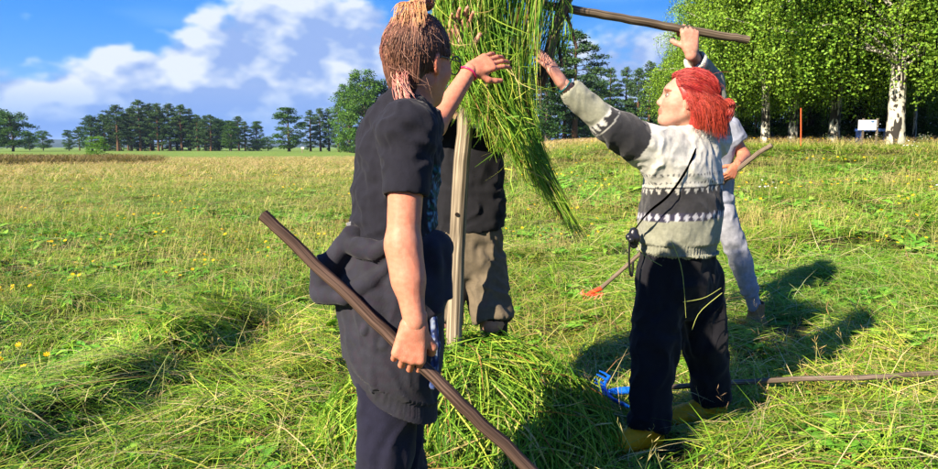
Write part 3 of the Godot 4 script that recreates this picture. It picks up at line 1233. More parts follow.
func make_birches() -> void:
	var kinds := [birch(31), birch(32), birch(33)]
	rng.seed = 70
	# [bearing, depth, height, widen, kind, label]
	var spots := [
		[0.598, 20.0, 15.0, 1.3, 2, "thick white birch trunk beside the white sign board"],
		[0.509, 24.0, 14.0, 1.05, 1, "birch with a patched grey-white trunk right of the orange post"],
		[0.453, 26.0, 14.0, 0.95, 2, "birch with a dark trunk left of the orange post"],
		[0.415, 25.0, 13.0, 0.95, 0, "slim white birch nearest the grey shirt"],
		[0.372, 31.0, 12.0, 1.1, 1, "birch behind the raised rake handle's end"],
		[0.665, 30.0, 13.0, 1.0, 2, "birch at the right edge behind the thick trunk"],
		[0.6235, 27.0, 12.0, 0.45, 1, "thin birch stem just right of the thick trunk"],
		[0.76, 19.0, 14.0, 1.2, 2, "birch beyond the picture's right edge"],
		[0.345, 38.0, 12.0, 1.0, 2, "birch at the left end of the birch row"],
		[0.545, 34.0, 14.0, 1.1, 0, "birch in the second row behind the sign board"],
		[0.475, 36.0, 14.0, 1.1, 2, "birch in the second row behind the orange post"],
		[0.42, 40.0, 14.0, 1.1, 1, "birch in the second row behind the grey shirt"],
	]
	for s in spots:
		plant(kinds[s[4]], s[0], s[1], s[2], s[3], s[5], 14.0)
	var dense := leafy_tree(16, 1.5, 0.0, 90, 260, 0.14, Color(0.04, 0.095, 0.02))
	dense.name = "thicket_shrub"
	dense.set_meta("category", "shrub")
	dense.set_meta("group", "shrubs behind the birches")
	var thick := [
		[0.385, 44.0, 5.4, "dark shrub behind the slimmest birch"], [0.43, 46.0, 5.8, "dark shrub between the slim and the dark birch"], [0.475, 45.0, 5.6, "dark shrub behind the orange post"],
		[0.52, 44.0, 6.0, "dark shrub right of the patched birch"], [0.565, 43.0, 5.6, "dark shrub above the white sign board"], [0.61, 42.0, 5.8, "dark shrub behind the thick birch trunk"],
		[0.655, 40.0, 5.6, "dark shrub at the picture's right edge"], [0.70, 40.0, 5.6, "dark shrub beyond the right edge"], [0.345, 48.0, 5.4, "dark shrub at the left end of the birch row"],
		[0.40, 36.0, 3.6, "lower shrub in front of the shrubs by the slimmest birch"], [0.445, 37.0, 3.8, "lower shrub left of the dark birch trunk"], [0.495, 36.0, 3.6, "lower shrub left of the patched birch trunk"], [0.535, 35.0, 3.8, "lower shrub left of the white sign board"], [0.58, 34.0, 3.6, "lower shrub right behind the white sign board"], [0.63, 33.0, 3.6, "lower shrub right of the thick birch trunk"], [0.365, 40.0, 4.2, "lower shrub left of the birches"], [0.655, 31.0, 3.4, "low shrub near the right edge of the picture"], [0.685, 30.0, 3.6, "low shrub just past the right edge of the picture"],
	]
	for s in thick:
		plant(dense, s[0], s[1], s[2], 1.15, s[3])


# ---------------------------------------------------------------- people

const SKIN_WARM := Color(0.50, 0.235, 0.155)
const SKIN_PALE := Color(0.47, 0.275, 0.205)


# a hand with palm, four bent fingers and a thumb; dir points along the fingers, palm is the way the palm faces
func add_hand(b: Buf, wrist: Vector3, dir: Vector3, palm: Vector3, right: bool, curls: Array, thumb_turn: Array, skin: Color, size := 1.0, spread := 0.08, cell := 0.0034) -> void:
	dir = dir.normalized()
	palm = (palm - dir * palm.dot(dir)).normalized()
	var thumb := dir.cross(palm) if right else palm.cross(dir)
	var heart := wrist + dir * 0.06
	var f := Field.new(heart - Vector3.ONE * 0.145 * size, heart + Vector3.ONE * 0.145 * size, cell)
	var knuckle := wrist + dir * 0.088 * size
	f.bone(wrist - dir * 0.012, wrist + dir * 0.02 * size, 0.027 * size, 0.027 * size, 0.012, 0, palm, 0.78)
	for k in 4:
		var side := thumb * (0.029 - 0.0195 * k) * size
		f.bone(wrist + dir * 0.012 + side * 0.6, knuckle + side - dir * 0.006 * [0.4, 0.0, 0.5, 1.8][k], 0.0155 * size, 0.0125 * size, 0.012)
	f.bone(wrist + dir * 0.025 * size + thumb * 0.018 + palm * 0.01, wrist + dir * 0.055 * size + thumb * 0.022 + palm * 0.012, 0.016 * size, 0.014 * size, 0.012)
	var lengths := [[0.043, 0.026, 0.021], [0.047, 0.030, 0.022], [0.043, 0.028, 0.021], [0.034, 0.021, 0.019]]
	for k in 4:
		var p: Vector3 = knuckle + thumb * (0.029 - 0.0195 * k) * size - dir * 0.006 * [0.4, 0.0, 0.5, 1.8][k]
		var heading := (dir + thumb * spread * (1.5 - k)).normalized()
		var turn := 0.0
		for j in 3:
			turn += float(curls[j]) * (1.0 + 0.05 * (k - 1.5))
			var go := heading * cos(turn) + palm * sin(turn)
			var q: Vector3 = p + go * lengths[k][j] * size
			f.bone(p, q, (0.0094 - 0.0008 * j) * size * (0.88 if k == 3 else 1.0), (0.0086 - 0.0009 * j) * size * (0.88 if k == 3 else 1.0), 0.0026)
			p = q
	var t := wrist + dir * 0.030 * size + thumb * 0.028 * size + palm * 0.006
	for j in 3:
		var go: Vector3 = (thumb * thumb_turn[j][0] + dir * thumb_turn[j][1] + palm * thumb_turn[j][2]).normalized()
		var q: Vector3 = t + go * [0.036, 0.030, 0.025][j] * size
		f.bone(t, q, [0.0135, 0.0112, 0.0102][j] * size, [0.0115, 0.0102, 0.0085][j] * size, 0.006)
		t = q
	f.add_to(b, func(p: Vector3, n: Vector3) -> Color: return skin.lerp(Color(skin.r * 1.05, skin.g * 0.78, skin.b * 0.74), clampf(0.35 + 0.9 * fine.get_noise_3dv(p * 45.0), 0.0, 0.6)))


func frame_of(forward: Vector3, up: Vector3) -> Basis:
	var f := forward.normalized()
	var u := (up - f * up.dot(f)).normalized()
	return Basis(f, u, f.cross(u))  # columns: forward, up, right


# head with face, ears and neck
func add_head(b: Buf, c: Vector3, fr: Basis, neck: Vector3, skin: Color, neck_r := 0.052) -> void:
	var f := Field.new(c.min(neck) - Vector3.ONE * 0.17, c.max(neck) + Vector3.ONE * 0.17, 0.004)
	f.ball(c + fr * Vector3(-0.012, 0.028, 0), fr, Vector3(0.096, 0.090, 0.075), 0.02)
	f.ball(c + fr * Vector3(0.036, -0.035, 0), fr, Vector3(0.054, 0.082, 0.058), 0.03)
	f.bone(c + fr * Vector3(0.072, 0.034, -0.024), c + fr * Vector3(0.072, 0.034, 0.024), 0.012, 0.012, 0.03)
	for e in [-1.0, 1.0]:
		f.bone(c + fr * Vector3(-0.005, -0.055, 0.050 * e), c + fr * Vector3(0.058, -0.093, 0.012 * e), 0.018, 0.017, 0.03)
		f.bone(c + fr * Vector3(0.058, -0.022, 0.036 * e), c + fr * Vector3(0.036, -0.030, 0.048 * e), 0.019, 0.017, 0.03)
		f.ball(c + fr * Vector3(0.083, 0.008, 0.030 * e), fr, Vector3(0.012, 0.010, 0.016), 0.012, 1)
		# ear: a tilted cup
		var ear := fr * Basis(Vector3(0, 1, 0), 0.35 * e) * Basis(Vector3(0, 0, 1), 0.18)
		f.ball(c + fr * Vector3(-0.012, -0.008, 0.077 * e), ear, Vector3(0.018, 0.031, 0.009), 0.006)
		f.ball(c + fr * Vector3(-0.008, -0.006, 0.087 * e), ear, Vector3(0.010, 0.019, 0.006), 0.004, 1)
	f.bone(c + fr * Vector3(0.085, 0.008, 0), c + fr * Vector3(0.101, -0.026, 0), 0.007, 0.0105, 0.012)
	f.bone(c + fr * Vector3(0.093, -0.033, -0.010), c + fr * Vector3(0.093, -0.033, 0.010), 0.008, 0.008, 0.008)
	f.bone(c + fr * Vector3(0.086, -0.056, -0.013), c + fr * Vector3(0.086, -0.056, 0.013), 0.009, 0.009, 0.006)
	f.bone(c + fr * Vector3(0.083, -0.068, -0.011), c + fr * Vector3(0.083, -0.068, 0.011), 0.009, 0.009, 0.006)
	f.ball(c + fr * Vector3(0.068, -0.095, 0), fr, Vector3(0.018, 0.017, 0.02), 0.016)
	f.bone(c + fr * Vector3(-0.025, -0.05, 0), neck, neck_r, neck_r * 1.08, 0.03)
	var back := fr.transposed()
	f.add_to(b, func(p: Vector3, n: Vector3) -> Color:
		var q := back * (p - c)
		var col := skin
		if q.x > 0.03 and absf(q.z) > 0.02:
			col = col.lerp(Color(skin.r * 1.08, skin.g * 0.80, skin.b * 0.78), 0.5 * bell(q.y + 0.03, 0.03))
		if q.x > 0.07 and q.y < -0.048 and q.y > -0.076 and absf(q.z) < 0.024:
			col = Color(skin.r * 0.95, skin.g * 0.58, skin.b * 0.58)
		if q.x > 0.066 and absf(q.y - 0.031 + absf(q.z) * 0.12) < 0.0045 and absf(q.z) > 0.012:
			col = Color(skin.r * 0.42, skin.g * 0.28, skin.b * 0.22)
		if absf(q.z) > 0.07 and absf(q.x + 0.012) < 0.03:
			col = Color(skin.r * 1.02, skin.g * 0.8, skin.b * 0.78)
		return col)


func eye_mesh(c: Vector3, fr: Basis) -> ArrayMesh:
	var b := Buf.new()
	var f := Field.new(c - Vector3.ONE * 0.022, c + Vector3.ONE * 0.022, 0.003)
	f.ball(c, fr, Vector3(0.012, 0.012, 0.012), 0.002)
	var back := fr.transposed()
	f.add_to(b, func(p: Vector3, n: Vector3) -> Color: return Color(0.03, 0.04, 0.05) if (back * (p - c)).x > 0.0095 else Color(0.26, 0.20, 0.18))
	return b.mesh()


func strand(b: Buf, keys: Array, r: float, col: Color, col_tip: Color, n := 8) -> void:
	var pts := curve_points(keys, n)
	var radii := PackedFloat32Array()
	var cols := PackedColorArray()
	for j in n:
		var t := float(j) / (n - 1)
		radii.append(r * (1.0 - 0.55 * t))
		cols.append(col.lerp(col_tip, t))
	b.tube(pts, radii, 3, cols, false)


# a shoe round ankle and toe
func shoe_mesh(ankle: Vector3, toe: Vector3, col: Color, high: float) -> ArrayMesh:
	var b := Buf.new()
	var lo := ankle.min(toe) - Vector3.ONE * 0.09
	lo.y = minf(ankle.y, toe.y) - 0.07
	var f := Field.new(lo, ankle.max(toe) + Vector3(0.09, high + 0.08, 0.09), 0.007)
	var dir := (toe - ankle) * Vector3(1, 0, 1)
	var heel := Vector3(ankle.x, toe.y, ankle.z) - dir.normalized() * 0.035
	f.bone(heel, toe - dir * 0.12, 0.043, 0.046, 0.03, 0, Vector3.UP, 0.85)
	f.bone(heel + dir * 0.5, toe, 0.045, 0.043, 0.03, 0, Vector3.UP, 0.75)
	f.bone(ankle + Vector3.UP * high, heel + Vector3.UP * 0.03, 0.052, 0.045, 0.04, 1)
	f.bone(ankle + Vector3.UP * 0.02, toe - dir * 0.3, 0.045, 0.038, 0.04)
	f.bone(ankle + Vector3.UP * (high + 0.03), ankle + Vector3.UP * (high - 0.05), 0.043, 0.043, 0.01, 0, Vector3.ZERO, 1.0, 1)
	f.cut(Vector3(0, toe.y - 0.032, 0), Vector3.DOWN)
	var sole := toe.y - 0.012
	f.add_to(b, func(p: Vector3, n: Vector3) -> Color: return Color(col.r * 0.4, col.g * 0.38, col.b * 0.38) if p.y < sole else col)
	return b.mesh()


# wrinkles: soft folds running across the pull of the cloth
func folds(p: Vector3, scale: Vector3, amount: float) -> float:
	var w := Vector3(noise.get_noise_3dv(p * 3.0), noise.get_noise_3dv(p * 3.0 + Vector3(9, 0, 0)), 0.0) * 0.6
	var v := fine.get_noise_3dv(p * scale + w)
	return amount * (1.0 - minf(absf(v) * 3.2, 1.9))


func make_people() -> void:
	front_woman()
	red_haired_woman()
	middle_person()
	grey_person()


func front_woman() -> void:
	var root := thing("person", "person in a black T-shirt, dark hoodie tied round the waist, gripping a stick", "person", Vector3(-0.22, 0.0, -1.95), "people making hay")
	var fwd := Vector3(0.97, 0, -0.24).normalized()
	var lat := Vector3(0.24, 0, 0.97).normalized()
	var pelvis := Vector3(-0.215, 0.941, -1.950)
	var waist := Vector3(-0.208, 1.095, -1.950)
	var chest := Vector3(-0.186, 1.280, -1.950)
	var neck := Vector3(-0.157, 1.420, -1.950)
	var head := Vector3(-0.135, 1.541, -1.960)
	var rs := Vector3(-0.150, 1.352, -1.785)
	var re := Vector3(-0.164, 1.074, -1.740)
	var rw := Vector3(-0.133, 0.883, -1.700)
	var ls := Vector3(-0.165, 1.383, -2.110)
	var le := Vector3(-0.115, 1.379, -2.360)
	var lw := Vector3(0.003, 1.567, -2.460)
	var rh := Vector3(-0.221, 0.896, -1.895)
	var lh := Vector3(-0.206, 0.868, -2.020)
	var rk := Vector3(-0.230, 0.470, -1.875)
	var lk := Vector3(-0.220, 0.403, -2.040)
	var ra := Vector3(rk.x - 0.05, 0.09, rk.z - 0.02)
	var la := Vector3(lk.x + 0.06, 0.09, lk.z - 0.04)
	# body
	var b := Buf.new()
	var f := Field.new(Vector3(-0.45, 0.0, -2.60), Vector3(0.14, 1.72, -1.60), 0.010)
	f.bone(pelvis, waist, 0.13, 0.105, 0.05, 0, fwd, 0.8)
	f.bone(waist, chest, 0.105, 0.13, 0.05, 0, fwd, 0.78)
	f.bone(chest, neck, 0.12, 0.05, 0.05, 0, fwd, 0.75)
	f.bone(rs, ls, 0.05, 0.05, 0.05)
	f.bone(rs, re, 0.049, 0.041, 0.03)
	f.bone(re, rw, 0.042, 0.029, 0.02)
	f.bone(re.lerp(rw, 0.1), re.lerp(rw, 0.45), 0.036, 0.039, 0.03)
	f.bone(ls, le, 0.046, 0.039, 0.03)
	f.bone(le, lw, 0.039, 0.027, 0.02)
	for s in [[rh, rk, ra], [lh, lk, la]]:
		f.bone(s[0], s[1], 0.078, 0.055, 0.04)
		f.bone(s[1], s[2], 0.052, 0.035, 0.03)
	f.add_to(b, func(p: Vector3, n: Vector3) -> Color: return SKIN_WARM.lerp(Color(0.56, 0.22, 0.14), clampf(0.3 + 0.8 * fine.get_noise_3dv(p * 14.0), 0.0, 0.7)))
	var fr := frame_of(Vector3(0.62, -0.06, -0.78), Vector3(0.10, 1, 0.0))
	add_head(b, head, fr, neck + Vector3(0.0, -0.03, 0.0), SKIN_WARM)
	add_hand(b, rw, Vector3(-0.18, -1.0, 0.10), Vector3(-0.12, -0.05, -1.0), true, [0.9, 1.75, 1.1], [[0.7, 0.7, 0.3], [0.1, 0.6, 0.9], [-0.5, 0.2, 0.9]], SKIN_WARM, 1.06, 0.06, 0.0026)
	add_hand(b, lw, Vector3(0.90, 0.42, -0.3), Vector3(0.1, -0.3, -1.0), false, [0.25, 0.4, 0.3], [[0.8, 0.6, 0.3], [0.4, 0.9, 0.3], [0.2, 1.0, 0.3]], SKIN_WARM, 0.92)
	part("body", b.mesh(), mats.skin, root)
	# T-shirt
	var tee := Buf.new()
	f = Field.new(Vector3(-0.42, 0.88, -2.36), Vector3(0.06, 1.52, -1.64), 0.0065)
	f.bone(Vector3(-0.218, 0.992, -1.950), Vector3(-0.207, 1.151, -1.950), 0.146, 0.138, 0.05, 1, fwd, 0.76)
	f.bone(Vector3(-0.207, 1.151, -1.950), Vector3(-0.191, 1.302, -1.950), 0.138, 0.144, 0.06, 0, fwd, 0.74)
	f.bone(Vector3(-0.191, 1.302, -1.950), Vector3(-0.168, 1.404, -1.950), 0.138, 0.080, 0.06, 0, fwd, 0.74)
	f.bone(rs + Vector3(-0.008, 0.0, -0.01), ls, 0.062, 0.062, 0.05)
	var sleeve_end := rs.lerp(re, 0.58)
	f.bone(rs + Vector3(0.0, 0.0, -0.005), sleeve_end, 0.063, 0.058, 0.035, 2)
	f.bone(sleeve_end.lerp(rs, 0.25), sleeve_end.lerp(re, 0.3), 0.046, 0.047, 0.01, 0, Vector3.ZERO, 1.0, 1)
	f.bone(ls, ls.lerp(le, 0.62), 0.060, 0.056, 0.03, 2)
	f.bone(Vector3(-0.149, 1.428, -1.950), Vector3(-0.134, 1.518, -1.970), 0.064, 0.064, 0.01, 0, Vector3.ZERO, 1.0, 1)
	f.bone(Vector3(-0.195, 1.415, -1.950), Vector3(-0.133, 1.391, -1.950), 0.01, 0.01, 0.02)
	var tee_center := Vector3(-0.195, 1.220, -1.950)
	f.add_to(tee,
		func(p: Vector3, n: Vector3) -> Color:
			var c := Color(0.015, 0.015, 0.022)
			# dark galaxy print on the chest
			if n.dot(fwd) > 0.2 and p.z < -1.845 and p.z > -2.06 and p.y > 0.98 and p.y < 1.26:
				var v := fine.get_noise_3dv(p * 55.0)
				if v > 0.12:
					c = Color(0.02, 0.05, 0.12).lerp(Color(0.10, 0.25, 0.40), clampf((v - 0.12) * 4.0, 0.0, 1.0))
				elif v < -0.28:
					c = Color(0.015, 0.08, 0.06)
			return c,
		func(p: Vector3, n: Vector3) -> float:
			var t := folds(p, Vector3(5.0, 8.0, 5.0), 0.0065)
			t += folds(p + Vector3(p.y * 0.5, 0, 0), Vector3(16, 5, 16), 0.0035)
			return t * lerpf(0.15, 1.0, smoothstep(0.055, 0.13, p.distance_to(sleeve_end))))
	part("t_shirt", tee.mesh(), mats.cloth, root)
	var tag := Buf.new()
	tag.box(Transform3D(Basis(Vector3(0, 1, 0), 0.5) * Basis(Vector3(0, 0, 1), 0.3), Vector3(-0.321, 1.098, -1.900)), Vector3(0.016, 0.022, 0.002), Color(0.6, 0.6, 0.6))
	part("care_tag", tag.mesh(), mats.cloth, root)
	# trousers
	var tr := Buf.new()
	f = Field.new(Vector3(-0.42, 0.06, -2.25), Vector3(0.04, 1.02, -1.68), 0.011)
	f.bone(pelvis, waist, 0.14, 0.115, 0.05, 2, fwd, 0.85)
	for s in [[rh, rk, ra], [lh, lk, la]]:
		f.bone(s[0], s[1], 0.092, 0.076, 0.03)
		f.bone(s[1], s[2], 0.078, 0.072, 0.03, 2)
	f.add_to(tr, func(p: Vector3, n: Vector3) -> Color: return Color(0.012, 0.014, 0.030), func(p: Vector3, n: Vector3) -> float: return folds(p, Vector3(7, 3.5, 7), 0.007))
	part("trousers", tr.mesh(), mats.cloth, root)
	# hoodie tied round the waist
	var hd := Buf.new()
	f = Field.new(Vector3(-0.55, 0.40, -2.26), Vector3(0.06, 1.15, -1.62), 0.006)
	f.bone(Vector3(-0.214, 1.053, -1.950), Vector3(-0.220, 0.914, -1.940), 0.135, 0.168, 0.04, 1, fwd, 0.85)
	f.bone(Vector3(-0.220, 0.914, -1.940), Vector3(-0.213, 0.759, -1.930), 0.166, 0.156, 0.05, 0, fwd, 0.84)
	f.bone(Vector3(-0.213, 0.759, -1.930), Vector3(-0.190, 0.486, -1.920), 0.154, 0.132, 0.05, 0, fwd, 0.80)
	f.cut(Vector3(-0.311, 0.654, -1.900), Vector3(-0.42, -0.91, 0.0))
	# the hood, rolled out at the back, and the waist roll with sharp creases between
	f.ball(Vector3(-0.360, 0.963, -1.950), Basis(Vector3(0, 0, 1), 0.75), Vector3(0.085, 0.050, 0.080), 0.03)
	f.bone(Vector3(-0.310, 1.071, -1.860), Vector3(-0.385, 0.981, -1.880), 0.030, 0.038, 0.008)
	f.bone(Vector3(-0.385, 0.981, -1.880), Vector3(-0.398, 0.923, -1.870), 0.038, 0.030, 0.010)
	f.bone(Vector3(-0.396, 0.917, -1.860), Vector3(-0.319, 0.923, -1.805), 0.028, 0.026, 0.007)
	f.bone(Vector3(-0.319, 0.923, -1.805), Vector3(-0.243, 0.972, -1.785), 0.026, 0.020, 0.007)
	f.bone(Vector3(-0.243, 0.972, -1.785), Vector3(-0.170, 1.051, -1.775), 0.020, 0.014, 0.007)
	f.bone(Vector3(-0.314, 1.056, -1.850), Vector3(-0.237, 1.044, -1.785), 0.024, 0.026, 0.007)
	f.bone(Vector3(-0.237, 1.044, -1.785), Vector3(-0.155, 1.081, -1.780), 0.026, 0.020, 0.007)
	# pulls and seams running down from the knot
	f.bone(Vector3(-0.175, 1.020, -1.775), Vector3(-0.271, 0.836, -1.782), 0.010, 0.007, 0.008)
	f.bone(Vector3(-0.165, 1.000, -1.775), Vector3(-0.202, 0.871, -1.768), 0.009, 0.006, 0.008)
	f.bone(Vector3(-0.330, 0.870, -1.860), Vector3(-0.303, 0.770, -1.845), 0.012, 0.010, 0.010)
	f.bone(Vector3(-0.303, 0.770, -1.845), Vector3(-0.265, 0.678, -1.830), 0.010, 0.008, 0.010)
	f.bone(Vector3(-0.239, 0.843, -1.775), Vector3(-0.254, 0.673, -1.790), 0.009, 0.007, 0.012)
	f.bone(Vector3(-0.166, 1.076, -1.820), Vector3(-0.081, 1.031, -1.950), 0.034, 0.038, 0.03)
	f.bone(Vector3(-0.087, 1.044, -1.900), Vector3(-0.070, 0.899, -1.880), 0.034, 0.030, 0.02, 2)
	f.bone(Vector3(-0.101, 1.039, -1.860), Vector3(-0.096, 0.873, -1.850), 0.030, 0.027, 0.02, 2)
	# pocket edge and hem rib
	f.bone(Vector3(-0.200, 0.856, -1.775), Vector3(-0.218, 0.804, -1.765), 0.010, 0.008, 0.010)
	f.bone(Vector3(-0.218, 0.804, -1.765), Vector3(-0.160, 0.782, -1.775), 0.008, 0.008, 0.010)
	var hem := Vector3(-0.311, 0.654, -1.900)
	f.add_to(hd,
		func(p: Vector3, n: Vector3) -> Color:
			var worn := 1.0 + 0.25 * noise.get_noise_3dv(p * 9.0)
			return Color(0.027 * worn, 0.026 * worn, 0.037 * worn),
		func(p: Vector3, n: Vector3) -> float:
			var t := folds(Vector3(p.x + p.y * 0.55, p.y, p.z), Vector3(6.5, 2.2, 6.5), 0.006)
			var down := (p - hem).dot(Vector3(-0.42, -0.91, 0.0))
			if down > -0.055:
				t = -0.004 if down > -0.02 else 0.0012 * sin((p.x - p.z) * 420.0) - 0.004
			return t)
	part("hoodie", hd.mesh(), mats.cloth, root)
	# blue and white patterned lining hanging below the knot
	var lin := Buf.new()
	f = Field.new(Vector3(-0.16, 0.60, -1.92), Vector3(-0.02, 1.0, -1.70), 0.006)
	f.bone(Vector3(-0.101, 0.894, -1.840), Vector3(-0.093, 0.788, -1.830), 0.014, 0.016, 0.01)
	f.bone(Vector3(-0.093, 0.788, -1.830), Vector3(-0.096, 0.682, -1.820), 0.016, 0.013, 0.01)
	f.add_to(lin, func(p: Vector3, n: Vector3) -> Color:
		var v := fine.get_noise_3d(p.x * 90.0, p.y * 28.0, p.z * 90.0)
		return Color(0.02, 0.03, 0.09) if v < 0.05 else (Color(0.06, 0.10, 0.28) if v < 0.28 else Color(0.30, 0.35, 0.46)))
	part("patterned_cloth", lin.mesh(), mats.cloth, root)
	for s in [[ra, "shoe"], [la, "shoe"]]:
		part("shoe", shoe_mesh(s[0], Vector3(s[0].x, 0.05, s[0].z) + fwd * 0.19, Color(0.03, 0.03, 0.03), 0.05), mats.shoe, root)
	# wristband
	var band := Buf.new()
	var wd := (lw - le).normalized()
	var at := lw - wd * 0.012
	band.tube(ring_points(at, wd, 0.0315, 16), PackedFloat32Array([0.0035]), 6, PackedColorArray([Color(0.75, 0.03, 0.16)]), false)
	part("wristband", band.mesh(), mats.plastic, root)
	# hair: dark roots pulled up into a blond and pink bun
	var hair := Buf.new()
	f = Field.new(head - Vector3.ONE * 0.17, head + Vector3.ONE * 0.2, 0.005)
	f.ball(head + fr * Vector3(-0.018, 0.026, 0), fr, Vector3(0.092, 0.088, 0.076), 0.02)
	f.ball(head + fr * Vector3(-0.040, -0.045, 0), fr, Vector3(0.046, 0.066, 0.052), 0.03)
	f.ball(head + fr * Vector3(0.085, -0.055, 0), fr, Vector3(0.085, 0.105, 0.12), 0.01, 1)
	f.ball(head + fr * Vector3(-0.004, -0.018, 0.085), fr, Vector3(0.024, 0.036, 0.03), 0.006, 1)
	f.ball(head + fr * Vector3(-0.004, -0.018, -0.085), fr, Vector3(0.024, 0.036, 0.03), 0.006, 1)
	var bun := head + fr * Vector3(-0.024, 0.138, 0.016)
	var crown := Vector3(-0.25, 0.95, 0.15).normalized()
	var dark := Color(0.085, 0.046, 0.036)
	f.add_to(hair, func(p: Vector3, n: Vector3) -> Color: return dark)
	rng.seed = 555
	for k in 5200:
		# from the hairline round the head up to the bun
		var a := rnd(0.5, TAU - 0.5)
		var down := rnd(-1.25, -0.15) if cos(a) < 0.2 else rnd(-0.2, 0.45)
		var from := Vector3(cos(a) * cos(down), sin(down), sin(a) * cos(down))
		if rng.randf() < 0.35:
			from = from.slerp(crown, rnd(0.1, 0.6))
		var keys := []
		var lift := rnd(0.0, 0.006)
		for j in 5:
			var t := j / 4.0
			var dd := from.slerp(crown, t * 0.97)
			var radius := Vector3(0.091, 0.091, 0.078) + Vector3.ONE * (lift + 0.003 * sin(t * 9.0 + k))
			if dd.y < 0.0:
				radius.x += 0.006
			keys.append(head + fr * (Vector3(-0.018, 0.028, 0) + dd * radius) + rnd_dir() * 0.0035)
		var lock := noise.get_noise_2d(a * 5.0, down * 2.0) - 0.14 * sin(a) - 0.08
		var warm := clampf(0.55 + lock * 1.3 + rnd(-0.2, 0.2), 0.0, 1.0)
		var c0 := jitter(dark.lerp(Color(0.26, 0.125, 0.085), clampf(0.45 + lock * 1.5, 0.0, 1.0)), 0.14)
		var c1 := jitter(Color(0.24, 0.11, 0.075) if warm < 0.55 else (Color(0.45, 0.20, 0.13) if warm < 0.8 else Color(0.60, 0.34, 0.20)), 0.14)
		if sin(a) < -0.25 and cos(a) < -0.2 and rng.randf() < 0.2:
			c0 = c0.lerp(Color(0.42, 0.13, 0.125), 0.6)
			c1 = jitter(Color(0.46, 0.16, 0.145), 0.2)
		strand(hair, keys, rnd(0.0006, 0.0011), c0, c1, 6)
	# nape hair brushed up from the neck
	for k in 900:
		var z := rnd(-1.0, 1.0)
		var c0 := jitter(dark.lerp(Color(0.16, 0.08, 0.06), clampf(0.45 + 1.2 * noise.get_noise_2d(z * 6.0, 2.0), 0.0, 1.0)), 0.25)
		var c1 := jitter(Color(0.23, 0.11, 0.08) if rng.randf() < 0.7 else Color(0.42, 0.20, 0.14), 0.25)
		var o := rnd(0.0, 0.006)
		strand(hair, [head + fr * Vector3(-0.050 - o, -0.128 + rnd(0.0, 0.075) + 0.03 * z * z, z * 0.046), head + fr * Vector3(-0.084 - o + 0.03 * z * z, -0.055, z * 0.056) + rnd_dir() * 0.005, head + fr * Vector3(-0.106 - o + 0.035 * z * z, 0.02, z * 0.070), head + fr * Vector3(-0.082, 0.096 + o, z * 0.045 + 0.008)], rnd(0.0006, 0.0012), c0, c1, 8)
	# the bun: loops of bleached and pink hair
	var peach := [Color(0.50, 0.20, 0.125), Color(0.52, 0.26, 0.115), Color(0.48, 0.15, 0.13), Color(0.58, 0.34, 0.17), Color(0.38, 0.09, 0.085)]
	for k in 260:
		var ax := rnd_dir()
		var s := ax.cross(rnd_dir()).normalized()
		var u := ax.cross(s)
		var keys := []
		var rr := rnd(0.015, 0.034)
		for j in 6:
			var t := j / 5.0 * 4.6
			keys.append(bun + fr * (Vector3(s.x, s.y * 0.75, s.z) * cos(t) * rr + Vector3(u.x, u.y * 0.75, u.z) * sin(t) * rr + Vector3(0, 0.012, 0)))
		var c := jitter(peach[rng.randi() % 5], 0.2)
		strand(hair, keys, rnd(0.0012, 0.0024), c, c, 10)
	# blond ends falling from the bun over the back of the head
	for k in 120:
		var side := rnd(-0.030, 0.075)
		var low := rnd(0.0, 0.05)
		var keys := [bun + fr * Vector3(-0.01, 0.02, side * 0.3), bun + fr * Vector3(-0.045, 0.0, side * 0.7), bun + fr * Vector3(-0.068 + rnd(-0.004, 0.006), -low * 0.6, side), bun + fr * Vector3(-0.074 + rnd(-0.004, 0.008), -low - 0.02, side * 1.1 + rnd(-0.01, 0.01))]
		var c := jitter(peach[[0, 1, 3, 1, 3][rng.randi() % 5]], 0.2)
		strand(hair, keys, rnd(0.0010, 0.0020), c, c, 8)
	# loose pink strands at the nape and flying hairs
	for k in 46:
		var s := rnd(-0.022, 0.045)
		var nape := head + fr * Vector3(-0.076, -0.040 + rnd(-0.02, 0.02), s)
		var tip := Vector3(-0.139, 1.375, -1.815) + Vector3(rnd(-0.03, 0.012), rnd(-0.03, 0.08), rnd(-0.02, 0.01))
		var c := jitter(Color(0.50, 0.20, 0.165) if rng.randf() < 0.7 else Color(0.56, 0.32, 0.21), 0.2)
		strand(hair, [nape, nape.lerp(tip, 0.45) + fr * Vector3(-0.022, 0.0, rnd(-0.015, 0.015)), tip], rnd(0.0010, 0.0020), c, c, 8)
	for k in 40:
		var d0 := (Vector3(-1, 0, 0) + rnd_dir() * 0.9).normalized()
		var s := head + fr * (d0 * Vector3(0.1, 0.095, 0.083))
		var e := s + fr * (rnd_dir() * 0.05 + Vector3(0.02, -0.03, 0.03))
		strand(hair, [s, s.lerp(e, 0.5) + fr * (d0 * 0.012), e], 0.0007, Color(0.35, 0.19, 0.14), Color(0.42, 0.24, 0.17), 6)
	part("hair", hair.mesh(), mats.hair, root)
	# glasses
	var gl := Buf.new()
	for e in [-1.0, 1.0]:
		var lens := head + fr * Vector3(0.110, 0.004, 0.036 * e)
		gl.tube(ring_points(lens, fr * Vector3(1, 0, 0.22 * e), 0.025, 18), PackedFloat32Array([0.0020]), 5, PackedColorArray([Color(0.05, 0.045, 0.04)]), false)
		gl.tube(PackedVector3Array([head + fr * Vector3(0.104, 0.014, 0.060 * e), head + fr * Vector3(0.0, 0.012, 0.082 * e), head + fr * Vector3(-0.025, 0.0, 0.080 * e)]), PackedFloat32Array([0.0018]), 5, PackedColorArray([Color(0.05, 0.045, 0.04)]))
